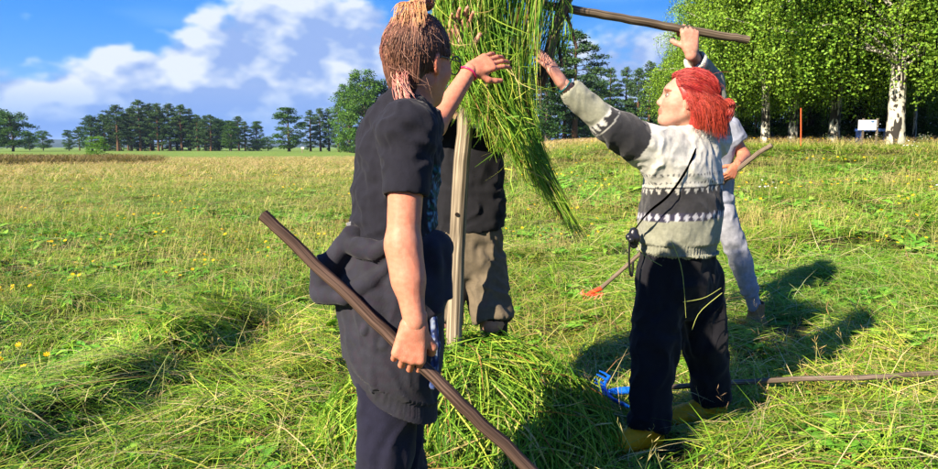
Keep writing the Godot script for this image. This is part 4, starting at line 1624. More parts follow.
	gl.tube(PackedVector3Array([head + fr * Vector3(0.105, 0.010, -0.011), head + fr * Vector3(0.105, 0.010, 0.011)]), PackedFloat32Array([0.0016]), 5, PackedColorArray([Color(0.05, 0.045, 0.04)]))
	part("glasses", gl.mesh(), mats.plastic, root)


func ring_points(c: Vector3, axis: Vector3, r: float, n: int) -> PackedVector3Array:
	var a := axis.normalized()
	var s := a.cross(Vector3(0.31, 0.9, 0.2)).normalized()
	var u := a.cross(s)
	var out := PackedVector3Array()
	for j in n + 1:
		var t := TAU * j / n
		out.append(c + (s * cos(t) + u * sin(t)) * r)
	return out


func red_haired_woman() -> void:
	var root := thing("person", "person in a cream, charcoal and sage patterned sweater, arms raised to the hay", "person", Vector3(0.95, 0.0, -3.1), "people making hay")
	var fwd := Vector3(-0.766, 0, -0.643)
	var lat := Vector3(0.643, 0, -0.766)
	var pelvis := Vector3(0.928, 0.777, -3.100)
	var waist := Vector3(0.927, 0.924, -3.100)
	var chest := Vector3(0.938, 1.201, -3.100)
	var neck := Vector3(0.971, 1.370, -3.100)
	var head := Vector3(0.915, 1.504, -3.060)
	var ls := Vector3(0.798, 1.297, -2.980)
	var le := Vector3(0.567, 1.394, -2.900)
	var lw := Vector3(0.373, 1.558, -2.860)
	var rs := Vector3(1.091, 1.341, -3.220)
	var re := Vector3(1.098, 1.596, -3.300)
	var rw := Vector3(0.945, 1.711, -3.085)
	var lh := Vector3(0.843, 0.739, -3.060)
	var rh := Vector3(1.033, 0.721, -3.160)
	var lk := Vector3(0.804, 0.460, -2.980)
	var rk := Vector3(1.085, 0.420, -3.170)
	var la := Vector3(0.753, 0.078, -2.900)
	var ra := Vector3(Vector3(1.139, 0.076, -3.220).x, 0.09, -3.22)
	var b := Buf.new()
	var f := Field.new(Vector3(0.30, 0.0, -3.45), Vector3(1.30, 1.75, -2.75), 0.013)
	f.bone(pelvis, waist, 0.14, 0.11, 0.05, 0, fwd, 0.8)
	f.bone(waist, chest, 0.11, 0.13, 0.05, 0, fwd, 0.78)
	f.bone(chest, neck, 0.11, 0.05, 0.05, 0, fwd, 0.75)
	f.bone(rs, ls, 0.05, 0.05, 0.05)
	for s in [[ls, le, lw], [rs, re, rw]]:
		f.bone(s[0], s[1], 0.047, 0.038, 0.03)
		f.bone(s[1], s[2], 0.038, 0.025, 0.02)
	for s in [[lh, lk, la], [rh, rk, ra]]:
		f.bone(s[0], s[1], 0.08, 0.055, 0.04)
		f.bone(s[1], s[2], 0.052, 0.035, 0.03)
	f.add_to(b, func(p: Vector3, n: Vector3) -> Color: return SKIN_PALE)
	var fr := frame_of(Vector3(-0.96, 0.20, -0.12), Vector3(0.20, 1, 0.0))
	add_head(b, head, fr, neck + Vector3(0.0, -0.04, 0.0), SKIN_PALE)
	add_hand(b, lw, Vector3(-0.60, 0.80, 0.05), Vector3(-0.72, -0.45, -0.55), false, [0.12, 0.18, 0.15], [[0.9, 0.5, 0.2], [0.5, 0.9, 0.1], [0.3, 1.0, 0.0]], SKIN_PALE, 0.98, 0.10)
	add_hand(b, rw, Vector3(-0.12, 1.0, 0.02), Vector3(-0.05, 0.0, -1.0), true, [0.95, 1.25, 0.9], [[0.8, 0.5, 0.5], [0.2, 0.5, 1.0], [-0.5, 0.5, 0.8]], SKIN_PALE, 0.98, 0.03)
	part("body", b.mesh(), mats.skin, root)
	part("eye", eye_mesh(head + fr * Vector3(0.0735, 0.006, -0.029), fr), mats.plastic, root)
	part("eye", eye_mesh(head + fr * Vector3(0.0735, 0.006, 0.029), fr), mats.plastic, root)
	# sweater
	var sw := Buf.new()
	f = Field.new(Vector3(0.30, 0.76, -3.50), Vector3(1.30, 1.78, -2.72), 0.0068)
	f.bone(Vector3(0.925, 0.858, -3.100), Vector3(0.927, 0.920, -3.100), 0.186, 0.190, 0.03, 1, fwd, 0.80)
	f.bone(Vector3(0.927, 0.920, -3.100), Vector3(0.932, 1.026, -3.100), 0.196, 0.198, 0.05, 0, fwd, 0.80)
	f.bone(Vector3(0.932, 1.026, -3.100), Vector3(0.938, 1.219, -3.100), 0.196, 0.180, 0.05, 0, fwd, 0.80)
	f.bone(Vector3(0.938, 1.219, -3.100), Vector3(0.964, 1.318, -3.100), 0.175, 0.10, 0.06, 0, fwd, 0.80)
	f.bone(Vector3(0.968, 1.340, -3.100), Vector3(0.975, 1.383, -3.100), 0.075, 0.068, 0.03, 2)
	f.bone(rs, ls, 0.070, 0.078, 0.06)
	# batwing sleeves
	f.bone(ls + Vector3(0.06, -0.09, 0.0), ls.lerp(le, 0.75), 0.08, 0.062, 0.08)
	f.bone(ls, le, 0.086, 0.066, 0.04)
	f.bone(le, le.lerp(lw, 0.88), 0.066, 0.044, 0.03, 2)
	f.bone(le.lerp(lw, 0.75), lw, 0.034, 0.036, 0.01, 0, Vector3.ZERO, 1.0, 1)
	f.bone(rs, re, 0.080, 0.062, 0.05)
	f.bone(re, re.lerp(rw, 0.78), 0.060, 0.044, 0.03, 2)
	f.bone(re.lerp(rw, 0.66), rw, 0.034, 0.036, 0.01, 0, Vector3.ZERO, 1.0, 1)
	var arm := (le - ls).normalized()
	var fore := (lw - le).normalized()
	var mid := Vector3(0.931, 1.035, -3.100)
	var cream := Color(0.56, 0.55, 0.50)
	var coal := Color(0.028, 0.028, 0.033)
	var sage := Color(0.27, 0.275, 0.21)
	f.add_to(sw,
		func(p: Vector3, n: Vector3) -> Color:
			var melange := 1.0 + 0.12 * fine.get_noise_3dv(p * 160.0)
			var around := atan2((p - mid).dot(lat), (p - mid).dot(-fwd)) * 0.19
			var s := (p - ls).dot(arm)
			var t := (p - le).dot(fore)
			var c := cream
			if s > 0.115 and p.x < 0.75:
				var tri := absf(fposmod(((p - ls).cross(arm)).length() * 0.0 + (p.z * 0.9 + p.y * 0.5) / 0.03, 1.0) - 0.5) * 2.0
				if t < 0.015:
					c = coal
				elif t < 0.020 or t > 0.058 and t < 0.062:
					c = Color(0.36, 0.36, 0.33)
				elif t < 0.062:
					c = Color(0.50, 0.50, 0.47) if tri < (t - 0.022) / 0.036 * 0.9 else coal
				else:
					c = sage
			elif p.y > 1.36 and p.z < -3.13 and p.x > 0.98:
				var up := (p - re).dot((rw - re).normalized())
				if up > -0.06:
					c = sage
				elif p.y > 1.46:
					c = sage
			else:
				var h := p.y + 0.10 * absf(around) * 0.4
				var tri := absf(fposmod(around / 0.036, 1.0) - 0.5) * 2.0
				if h > 1.198 and h < 1.21:
					c = Color(0.10, 0.10, 0.11) if fposmod(around / 0.018, 1.0) < 0.35 else cream
				elif h > 1.166 and h < 1.176:
					c = Color(0.10, 0.10, 0.11) if fposmod(around / 0.018 + 0.5, 1.0) < 0.35 else cream
				elif h > 1.155:
					c = cream
				elif h > 1.122:
					c = Color(0.50, 0.49, 0.46) if tri < (h - 1.122) / 0.033 * 0.85 and h < 1.148 else coal
				elif h > 1.045:
					c = coal
				elif h > 1.012:
					c = Color(0.42, 0.42, 0.48) if tri < 0.75 - absf(h - 1.028) / 0.012 * 0.5 else Color(0.035, 0.032, 0.06)
				else:
					c = sage
			return Color(c.r * melange, c.g * melange, c.b * melange),
		func(p: Vector3, n: Vector3) -> float:
			if p.y < 0.895 and p.x > 0.6:
				return 0.0035 * sin(atan2((p - mid).dot(lat), (p - mid).dot(fwd)) * 75.0) - 0.008
			return folds(Vector3(p.x + p.y * 0.4, p.y, p.z), Vector3(5, 3.0, 5), 0.007) + folds(p, Vector3(12, 7, 12), 0.002))
	part("sweater", sw.mesh(), mats.knit, root)
	# black wide trousers
	var tr := Buf.new()
	f = Field.new(Vector3(0.58, 0.03, -3.45), Vector3(1.30, 1.0, -2.80), 0.011)
	f.bone(Vector3(0.925, 0.849, -3.100), Vector3(0.929, 0.723, -3.100), 0.182, 0.184, 0.05, 1, fwd, 0.80)
	for s in [[lh, lk, la, -0.02], [rh, rk, ra, -0.03]]:
		f.bone(s[0], s[1], 0.112, 0.096, 0.030)
		f.bone(s[1], s[2] + Vector3(0.012, 0.035, 0), 0.096, 0.084, 0.030, 2)
	f.add_to(tr, func(p: Vector3, n: Vector3) -> Color: return Color(0.009, 0.009, 0.012), func(p: Vector3, n: Vector3) -> float: return folds(p, Vector3(6, 2.6, 6), 0.010))
	part("trousers", tr.mesh(), mats.cloth, root)
	for s in [la, ra]:
		part("shoe", shoe_mesh(s, Vector3(s.x, 0.065, s.z) + Vector3(-0.22, 0, 0.07), Color(0.80, 0.36, 0.01), 0.05), mats.shoe, root)
	var socks := Buf.new()
	socks.tube(PackedVector3Array([la + Vector3(0.0, 0.0, 0), la + Vector3(0, 0.12, 0)]), PackedFloat32Array([0.043, 0.045]), 14, PackedColorArray([Color(0.22, 0.22, 0.24)]))
	part("sock", socks.mesh(), mats.cloth, root)
	# bag strap, pouch and its hanging cord
	var st := Buf.new()
	var path := curve_points([Vector3(0.989, 1.356, -3.060), Vector3(0.927, 1.289, -2.925), Vector3(0.874, 1.201, -2.885), Vector3(0.809, 1.112, -2.875), Vector3(0.736, 1.046, -2.885), Vector3(0.700, 0.973, -2.950)], 24)
	for j in 23:
		var d := (path[j + 1] - path[j]).normalized()
		var out := -fwd + lat * -0.15
		var side := d.cross(out).normalized() * 0.0075
		var up := side.cross(d).normalized() * 0.003
		st.box(Transform3D(Basis(d, side.normalized(), up.normalized()), path[j].lerp(path[j + 1], 0.5)), Vector3(path[j].distance_to(path[j + 1]) + 0.002, 0.010, 0.004), Color(0.012, 0.012, 0.014))
	part("strap", st.mesh(), mats.cloth, root)
	var pouch := Buf.new()
	f = Field.new(Vector3(0.700, 0.926, -2.980) - Vector3.ONE * 0.1, Vector3(0.700, 0.926, -2.980) + Vector3.ONE * 0.1, 0.005)
	f.bone(Vector3(0.699, 0.952, -2.980), Vector3(0.701, 0.901, -2.980), 0.020, 0.020, 0.01)
	f.bone(Vector3(0.677, 0.932, -2.970), Vector3(0.711, 0.928, -2.970), 0.016, 0.016, 0.01)
	f.ball(Vector3(0.681, 0.922, -2.950), Basis(), Vector3(0.014, 0.014, 0.012), 0.004)
	f.add_to(pouch, func(p: Vector3, n: Vector3) -> Color: return Color(0.014, 0.014, 0.018))
	pouch.tube(curve_points([Vector3(0.681, 0.936, -2.970), Vector3(0.679, 0.851, -2.970), Vector3(0.685, 0.782, -2.970), Vector3(0.694, 0.765, -2.970), Vector3(0.697, 0.825, -2.970)], 14), PackedFloat32Array([0.005]), 6, PackedColorArray([Color(0.012, 0.012, 0.014)]))
	pouch.uv.clear()
	part("camera_pouch", pouch.mesh(), mats.plastic, root)
	var band := Buf.new()
	band.tube(ring_points(lw - fore * 0.012, fore, 0.032, 16), PackedFloat32Array([0.004]), 6, PackedColorArray([Color(0.01, 0.10, 0.11)]), false)
	part("wristband", band.mesh(), mats.plastic, root)
	# red hair
	var hair := Buf.new()
	f = Field.new(head - Vector3.ONE * 0.21, head + Vector3.ONE * 0.2, 0.0055)
	f.ball(head + fr * Vector3(-0.025, 0.032, 0), fr, Vector3(0.102, 0.098, 0.087), 0.02)
	f.ball(head + fr * Vector3(-0.068, -0.046, 0.0), fr, Vector3(0.052, 0.086, 0.068), 0.03)
	f.ball(head + fr * Vector3(0.096, -0.045, 0), fr, Vector3(0.104, 0.114, 0.12), 0.01, 1)
	f.ball(head + fr * Vector3(-0.002, -0.022, -0.095), fr, Vector3(0.024, 0.036, 0.035), 0.006, 1)
	f.add_to(hair, func(p: Vector3, n: Vector3) -> Color: return Color(0.38, 0.030, 0.028).lerp(Color(0.6, 0.06, 0.05), clampf(0.4 + fine.get_noise_3dv(p * 60.0), 0.0, 1.0)))
	var reds := [Color(0.16, 0.008, 0.010), Color(0.26, 0.015, 0.020), Color(0.35, 0.026, 0.030), Color(0.40, 0.048, 0.034), Color(0.44, 0.068, 0.036), Color(0.50, 0.11, 0.105)]
	var knot := head + fr * Vector3(-0.142, 0.004, -0.030)
	rng.seed = 808
	for k in 3000:
		var a := rnd(0.75, TAU - 0.75)
		var up := rnd(0.1, 1.3)
		var from := Vector3(cos(a) * cos(up), sin(up), sin(a) * cos(up))
		if rng.randf() < 0.55:
			var w := rnd(-1.0, 1.0)
			from = Vector3(0.92 - 0.45 * w * w, 0.66 - 0.60 * w * w + rnd(-0.03, 0.25), w * 0.9).normalized()
		var to := Vector3(-1.0, rnd(-0.35, 0.0), -0.25).normalized()
		var keys := []
		var lift := rnd(0.0, 0.012)
		for j in 5:
			var dd := from.slerp(to, j / 4.0)
			keys.append(head + fr * (Vector3(-0.025, 0.032, 0) + dd * (Vector3(0.108, 0.103, 0.093) + Vector3.ONE * (lift + 0.004 * sin(j * 2.0 + k)))))
		var c := jitter(reds[clampi(int(3.0 + 4.0 * noise.get_noise_2d(from.z * 4.0, from.y * 4.0) + rnd(-1.4, 1.4)), 0, 5)], 0.15)
		strand(hair, keys, rnd(0.0006, 0.0012), c, jitter(c, 0.15), 7)
	for k in 1900:
		# locks hanging past the ear to the collar
		var a := rnd(-0.3, 1.2)
		var s := head + fr * (Vector3(-0.02, 0.02, 0) + Vector3(-sin(a), rnd(-0.2, 0.35), -cos(a)).normalized() * Vector3(0.108, 0.1, 0.094))
		if rng.randf() < 0.3:
			s = head + fr * (Vector3(-0.02, 0.02, 0) + Vector3(-1.0, rnd(-0.3, 0.2), rnd(-0.5, 0.9)).normalized() * Vector3(0.112, 0.1, 0.094))
		var drop := rnd(0.04, 0.15)
		var e := s + Vector3(0.040 + rnd(-0.025, 0.02), -drop, rnd(-0.01, 0.02))
		var c := jitter(reds[clampi(int(2.6 + 4.5 * noise.get_noise_2d(s.x * 30.0, s.z * 30.0) + rnd(-1.2, 1.2)), 0, 5)], 0.15)
		strand(hair, [s, s.lerp(e, 0.5) + fr * Vector3(rnd(-0.02, 0.008), 0, -0.012) + rnd_dir() * 0.006, e], rnd(0.0006, 0.0012), c, jitter(Color(0.42, 0.060, 0.032), 0.25), 7)
	for k in 160:
		# the small pony tail
		var u := rnd_dir()
		var e := knot + fr * Vector3(-0.040, -0.020, 0) + fr * (u * 0.026)
		var c := jitter(reds[[2, 3, 4, 4][rng.randi() % 4]], 0.2)
		strand(hair, [knot, knot + fr * (Vector3(-0.034, 0.020, 0) + u * 0.022), e, e + fr * (Vector3(0.016, -0.024, 0) + u * 0.01)], rnd(0.0014, 0.0026), c, c, 8)
	for k in 14:
		var d0 := (Vector3(-0.7, 0.5, -0.2) + rnd_dir() * 0.8).normalized()
		var s := head + fr * (Vector3(-0.025, 0.03, 0) + d0 * Vector3(0.11, 0.104, 0.094))
		var e := s + fr * (rnd_dir() * 0.05 + Vector3(-0.05, 0.015, 0.0))
		strand(hair, [s, s.lerp(e, 0.5) + fr * (d0 * 0.012), e], 0.0005, Color(0.6, 0.1, 0.07), Color(0.66, 0.2, 0.12), 6)
	part("hair", hair.mesh(), mats.hair, root)
	var tie := Buf.new()
	tie.tube(ring_points(knot + fr * Vector3(-0.006, 0, 0), fr * Vector3(1, 0.2, 0), 0.012, 14), PackedFloat32Array([0.005]), 6, PackedColorArray([Color(0.02, 0.012, 0.014)]), false)
	part("hair_tie", tie.mesh(), mats.cloth, root)
	# straws caught on the trousers
	var straw := Buf.new()
	for s in [[Vector3(0.835, 0.928, -2.900), Vector3(0.880, 0.805, -2.885), Vector3(0.909, 0.599, -2.900)], [Vector3(0.894, 0.667, -2.900), Vector3(0.991, 0.678, -2.930), Vector3(1.072, 0.715, -2.960)], [Vector3(1.077, 0.693, -2.960), Vector3(0.973, 0.620, -2.920), Vector3(0.936, 0.547, -2.900)], [Vector3(0.706, 0.903, -2.930), Vector3(0.729, 0.862, -2.900), Vector3(0.793, 0.825, -2.870)]]:
		straw.tube(curve_points(s, 8), PackedFloat32Array([0.0015, 0.0017, 0.0017, 0.0015, 0.0014, 0.0012, 0.001, 0.0008]), 4, PackedColorArray([Color(0.42, 0.46, 0.12)]), false)
	part("straw", straw.mesh(), mats.grass, root)


func middle_person() -> void:
	var root := thing("person", "person in a black T-shirt and khaki zip-off trousers behind the wooden hay pole", "person", Vector3(-0.03, 0.0, -3.25), "people making hay")
	var fwd := Vector3(-0.1, 0, 1).normalized()
	var pelvis := Vector3(-0.019, 0.826, -3.250)
	var waist := Vector3(-0.023, 0.966, -3.250)
	var chest := Vector3(-0.041, 1.251, -3.250)
	var neck := Vector3(-0.103, 1.457, -3.220)
	var head := Vector3(-0.208, 1.622, -3.200)
	var rs := Vector3(-0.176, 1.377, -3.220)
	var re := Vector3(-0.171, 1.500, -2.930)
	var rw := Vector3(-0.064, 1.659, -2.740)
	var ls := Vector3(0.095, 1.363, -3.220)
	var le := Vector3(0.181, 1.431, -3.020)
	var lw := Vector3(0.147, 1.614, -2.950)
	var rh := Vector3(-0.102, 0.779, -3.250)
	var lh := Vector3(0.065, 0.779, -3.250)
	var rk := Vector3(-0.127, 0.522, -3.140)
	var lk := Vector3(0.109, 0.528, -3.150)
	var ra := Vector3(rk.x - 0.02, 0.09, -3.28)
	var la := Vector3(lk.x + 0.03, 0.09, -3.30)
	var b := Buf.new()
	var f := Field.new(Vector3(-0.45, 0.0, -3.50), Vector3(0.40, 1.85, -2.66), 0.013)
	f.bone(pelvis, waist, 0.14, 0.12, 0.05, 0, fwd, 0.75)
	f.bone(waist, chest, 0.12, 0.14, 0.05, 0, fwd, 0.75)
	f.bone(chest, neck, 0.12, 0.055, 0.05, 0, fwd, 0.75)
	f.bone(rs, ls, 0.05, 0.05, 0.05)
	for s in [[ls, le, lw], [rs, re, rw]]:
		f.bone(s[0], s[1], 0.047, 0.040, 0.03)
		f.bone(s[1], s[2], 0.040, 0.027, 0.02)
	for s in [[lh, lk, la], [rh, rk, ra]]:
		f.bone(s[0], s[1], 0.08, 0.055, 0.04)
		f.bone(s[1], s[2], 0.052, 0.035, 0.03)
	f.add_to(b, func(p: Vector3, n: Vector3) -> Color: return SKIN_PALE)
	var fr := frame_of(Vector3(0.25, -0.05, 1.0), Vector3(-0.2, 1, 0.0))
	add_head(b, head, fr, neck + Vector3(0.0, -0.04, 0.0), SKIN_PALE, 0.055)
	add_hand(b, rw, Vector3(0.25, 1.0, 0.1), Vector3(0.1, -0.1, 1.0), true, [0.25, 0.35, 0.3], [[0.9, 0.5, 0.2], [0.6, 0.8, 0.3], [0.3, 1.0, 0.3]], SKIN_PALE)
	add_hand(b, lw, Vector3(-0.1, 1.0, 0.2), Vector3(-0.2, -0.2, 1.0), false, [0.5, 0.6, 0.4], [[0.9, 0.5, 0.2], [0.6, 0.8, 0.3], [0.3, 1.0, 0.3]], SKIN_PALE)
	part("body", b.mesh(), mats.skin, root)
	part("eye", eye_mesh(head + fr * Vector3(0.0735, 0.006, -0.029), fr), mats.plastic, root)
	part("eye", eye_mesh(head + fr * Vector3(0.0735, 0.006, 0.029), fr), mats.plastic, root)
	var tee := Buf.new()
	f = Field.new(Vector3(-0.42, 0.82, -3.52), Vector3(0.38, 1.62, -2.92), 0.009)
	f.bone(Vector3(-0.018, 0.929, -3.250), Vector3(-0.028, 1.068, -3.250), 0.186, 0.182, 0.05, 1, fwd, 0.72)
	f.bone(Vector3(-0.028, 1.068, -3.250), Vector3(-0.036, 1.274, -3.250), 0.182, 0.188, 0.05, 0, fwd, 0.72)
	f.bone(Vector3(-0.036, 1.274, -3.250), Vector3(-0.077, 1.404, -3.240), 0.180, 0.10, 0.06, 0, fwd, 0.72)
	f.bone(rs, ls, 0.068, 0.068, 0.06)
	f.bone(rs, rs.lerp(re, 0.7), 0.072, 0.068, 0.04, 2)
	f.bone(ls, ls.lerp(le, 0.7), 0.072, 0.068, 0.04, 2)
	f.bone(Vector3(-0.107, 1.456, -3.200), Vector3(-0.164, 1.561, -3.200), 0.070, 0.070, 0.01, 0, Vector3.ZERO, 1.0, 1)
	f.add_to(tee, func(p: Vector3, n: Vector3) -> Color: return Color(0.013, 0.013, 0.016), func(p: Vector3, n: Vector3) -> float: return folds(p, Vector3(5, 6, 5), 0.007))
	part("t_shirt", tee.mesh(), mats.cloth, root)
	var tr := Buf.new()
	f = Field.new(Vector3(-0.40, 0.50, -3.55), Vector3(0.40, 1.06, -2.90), 0.009)
	f.bone(Vector3(-0.018, 0.938, -3.250), Vector3(-0.019, 0.807, -3.250), 0.168, 0.172, 0.05, 1, fwd, 0.76)
	for s in [[lh, lk], [rh, rk]]:
		var v: Vector3 = s[1] - s[0]
		f.bone(s[0], s[1] + v * 0.03, 0.098, 0.092, 0.03, 2)
		f.bone(s[1] - v * 0.06, s[1] + v * 0.12, 0.076, 0.078, 0.01, 0, Vector3.ZERO, 1.0, 1)
	var khaki := Color(0.155, 0.125, 0.085)
	f.add_to(tr, func(p: Vector3, n: Vector3) -> Color: return Color(0.02, 0.02, 0.022) if p.y > 0.955 else khaki, func(p: Vector3, n: Vector3) -> float: return folds(Vector3(p.x + p.y * 0.5, p.y, p.z), Vector3(6, 5, 6), 0.011))
	part("trousers", tr.mesh(), mats.cloth, root)
	var zip := Buf.new()
	zip.tube(curve_points([Vector3(-0.169, 0.856, -3.110), Vector3(-0.142, 0.884, -3.105), Vector3(-0.115, 0.896, -3.110)], 5), PackedFloat32Array([0.004]), 5, PackedColorArray([Color(0.75, 0.20, 0.02)]))
	part("pocket_zip", zip.mesh(), mats.plastic, root)
	for s in [[lk, la], [rk, ra]]:
		var legging := Buf.new()
		legging.tube(curve_points([s[0] + Vector3(0, 0.05, 0), s[0].lerp(s[1], 0.35), s[1]], 7), PackedFloat32Array([0.070, 0.066, 0.062, 0.058, 0.052, 0.047, 0.044]), 16, PackedColorArray([Color(0.013, 0.013, 0.015)]))
		part("legging", legging.mesh(), mats.cloth, root)
		part("shoe", shoe_mesh(s[1], Vector3(s[1].x, 0.055, s[1].z) + fwd * 0.19, Color(0.05, 0.04, 0.03), 0.08), mats.shoe, root)
	var hair := Buf.new()
	f = Field.new(head - Vector3.ONE * 0.17, head + Vector3.ONE * 0.2, 0.007)
	f.ball(head + fr * Vector3(-0.02, 0.034, 0), fr, Vector3(0.104, 0.098, 0.087), 0.02)
	f.ball(head + fr * Vector3(0.088, -0.05, 0), fr, Vector3(0.09, 0.105, 0.12), 0.01, 1)
	f.add_to(hair, func(p: Vector3, n: Vector3) -> Color: return Color(0.06, 0.035, 0.02), func(p: Vector3, n: Vector3) -> float: return 0.006 * fine.get_noise_3d(p.x * 60.0, p.y * 15.0, p.z * 60.0))
	part("hair", hair.mesh(), mats.hair, root)


func grey_person() -> void:
	var root := thing("person", "person in a pale grey T-shirt and grey leggings raking behind the sweater wearer", "person", Vector3(1.80, 0.0, -5.1), "people making hay")
	var fwd := Vector3(-0.75, 0, 0.66).normalized()
	var pelvis := Vector3(1.762, 0.894, -5.100)
	var waist := Vector3(1.740, 1.074, -5.100)
	var chest := Vector3(1.729, 1.324, -5.100)
	var neck := Vector3(1.700, 1.528, -5.080)
	var head := Vector3(1.629, 1.650, -5.030)
	var ns := Vector3(1.810, 1.442, -5.020)
	var ne := Vector3(1.938, 1.247, -5.020)
	var nw := Vector3(1.831, 1.188, -4.860)
	var os := Vector3(1.643, 1.432, -5.200)
	var oe := Vector3(1.540, 1.217, -5.100)
	var ow := Vector3(1.503, 1.011, -4.950)
	var nh := Vector3(1.811, 0.848, -5.050)
	var oh := Vector3(1.716, 0.839, -5.150)
	var nk := Vector3(1.976, 0.480, -5.080)
	var ok := Vector3(1.657, 0.469, -5.150)
	var na := Vector3(2.127, 0.100, -5.120)
	var oa := Vector3(ok.x - 0.02, 0.09, -5.3)
	var b := Buf.new()
	var f := Field.new(Vector3(1.40, 0.0, -5.45), Vector3(2.25, 1.80, -4.75), 0.014)
	f.bone(pelvis, waist, 0.13, 0.115, 0.05, 0, fwd, 0.8)
	f.bone(waist, chest, 0.115, 0.13, 0.05, 0, fwd, 0.78)
	f.bone(chest, neck, 0.11, 0.055, 0.05, 0, fwd, 0.75)
	f.bone(ns, os, 0.05, 0.05, 0.05)
	for s in [[ns, ne, nw], [os, oe, ow]]:
		f.bone(s[0], s[1], 0.050, 0.043, 0.03)
		f.bone(s[1], s[2], 0.043, 0.030, 0.02)
	for s in [[nh, nk, na], [oh, ok, oa]]:
		f.bone(s[0], s[1], 0.08, 0.055, 0.04)
		f.bone(s[1], s[2], 0.052, 0.035, 0.03)
	f.add_to(b, func(p: Vector3, n: Vector3) -> Color: return Color(0.46, 0.21, 0.13))
	var fr := frame_of(Vector3(-0.75, -0.35, 0.5), Vector3(-0.1, 1, 0.1))
	add_head(b, head, fr, neck + Vector3(0.0, -0.04, 0.0), SKIN_WARM, 0.055)
	add_hand(b, nw, Vector3(-0.55, -0.75, 0.25), Vector3(-0.3, 0.1, -1.0), false, [1.0, 1.2, 0.8], [[0.7, 0.6, 0.4], [0.2, 0.6, 0.9], [-0.4, 0.3, 0.9]], Color(0.46, 0.21, 0.13), 1.05, 0.0)
	add_hand(b, ow, Vector3(-0.3, -0.8, 0.4), Vector3(0.3, 0.1, -1.0), true, [1.0, 1.2, 0.8], [[0.7, 0.6, 0.4], [0.2, 0.6, 0.9], [-0.4, 0.3, 0.9]], Color(0.46, 0.21, 0.13), 1.05, 0.0)
	part("body", b.mesh(), mats.skin, root)
	part("eye", eye_mesh(head + fr * Vector3(0.0735, 0.006, -0.029), fr), mats.plastic, root)
	part("eye", eye_mesh(head + fr * Vector3(0.0735, 0.006, 0.029), fr), mats.plastic, root)
	var tee := Buf.new()
	f = Field.new(Vector3(1.40, 0.78, -5.45), Vector3(2.20, 1.62, -4.78), 0.010)
	f.bone(Vector3(1.763, 0.872, -5.100), Vector3(1.739, 1.088, -5.100), 0.152, 0.145, 0.05, 1, fwd, 0.8)
	f.bone(Vector3(1.739, 1.088, -5.100), Vector3(1.729, 1.324, -5.100), 0.145, 0.155, 0.05, 0, fwd, 0.8)
	f.bone(Vector3(1.729, 1.324, -5.100), Vector3(1.712, 1.486, -5.090), 0.150, 0.09, 0.06, 0, fwd, 0.8)
	f.bone(ns, os, 0.072, 0.072, 0.06)
	f.bone(ns, ns.lerp(ne, 0.55), 0.080, 0.080, 0.04, 2)
	f.bone(os, os.lerp(oe, 0.6), 0.076, 0.074, 0.04, 2)
	f.bone(Vector3(1.700, 1.534, -5.080), Vector3(1.668, 1.638, -5.060), 0.066, 0.066, 0.01, 0, Vector3.ZERO, 1.0, 1)
	f.add_to(tee, func(p: Vector3, n: Vector3) -> Color: return Color(0.27, 0.29, 0.36), func(p: Vector3, n: Vector3) -> float: return folds(p, Vector3(5, 4, 5), 0.010))
	part("t_shirt", tee.mesh(), mats.cloth, root)
	var tr := Buf.new()
	f = Field.new(Vector3(1.40, 0.04, -5.55), Vector3(2.35, 1.06, -4.75), 0.010)
	f.bone(pelvis, waist, 0.138, 0.120, 0.05, 2, fwd, 0.85)
	for s in [[nh, nk, na], [oh, ok, oa]]:
		f.bone(s[0], s[1], 0.098, 0.074, 0.03)
		f.bone(s[1], s[2], 0.070, 0.046, 0.03, 2)
		f.bone(s[1].lerp(s[2], 0.1), s[1].lerp(s[2], 0.5), 0.062, 0.060, 0.03)
	f.add_to(tr, func(p: Vector3, n: Vector3) -> Color: return Color(0.33, 0.34, 0.39), func(p: Vector3, n: Vector3) -> float: return folds(p, Vector3(6, 5, 6), 0.006))
	part("leggings", tr.mesh(), mats.cloth, root)
	part("shoe", shoe_mesh(na, Vector3(2.183, 0.024, -5.120) + fwd * 0.06, Color(0.34, 0.19, 0.08), 0.08), mats.shoe, root)
	part("shoe", shoe_mesh(oa, Vector3(oa.x, 0.055, oa.z) + fwd * 0.19, Color(0.22, 0.12, 0.05), 0.08), mats.shoe, root)
	var hair := Buf.new()
	f = Field.new(head - Vector3.ONE * 0.17, head + Vector3.ONE * 0.2, 0.007)
	f.ball(head + fr * Vector3(-0.02, 0.034, 0), fr, Vector3(0.100, 0.096, 0.083), 0.02)
	f.ball(head + fr * Vector3(0.088, -0.05, 0), fr, Vector3(0.09, 0.105, 0.12), 0.01, 1)
	f.add_to(hair, func(p: Vector3, n: Vector3) -> Color: return Color(0.05, 0.03, 0.02), func(p: Vector3, n: Vector3) -> float: return 0.006 * fine.get_noise_3d(p.x * 60.0, p.y * 15.0, p.z * 60.0))
	part("hair", hair.mesh(), mats.hair, root)


# ---------------------------------------------------------------- hay, pole, rakes, sign

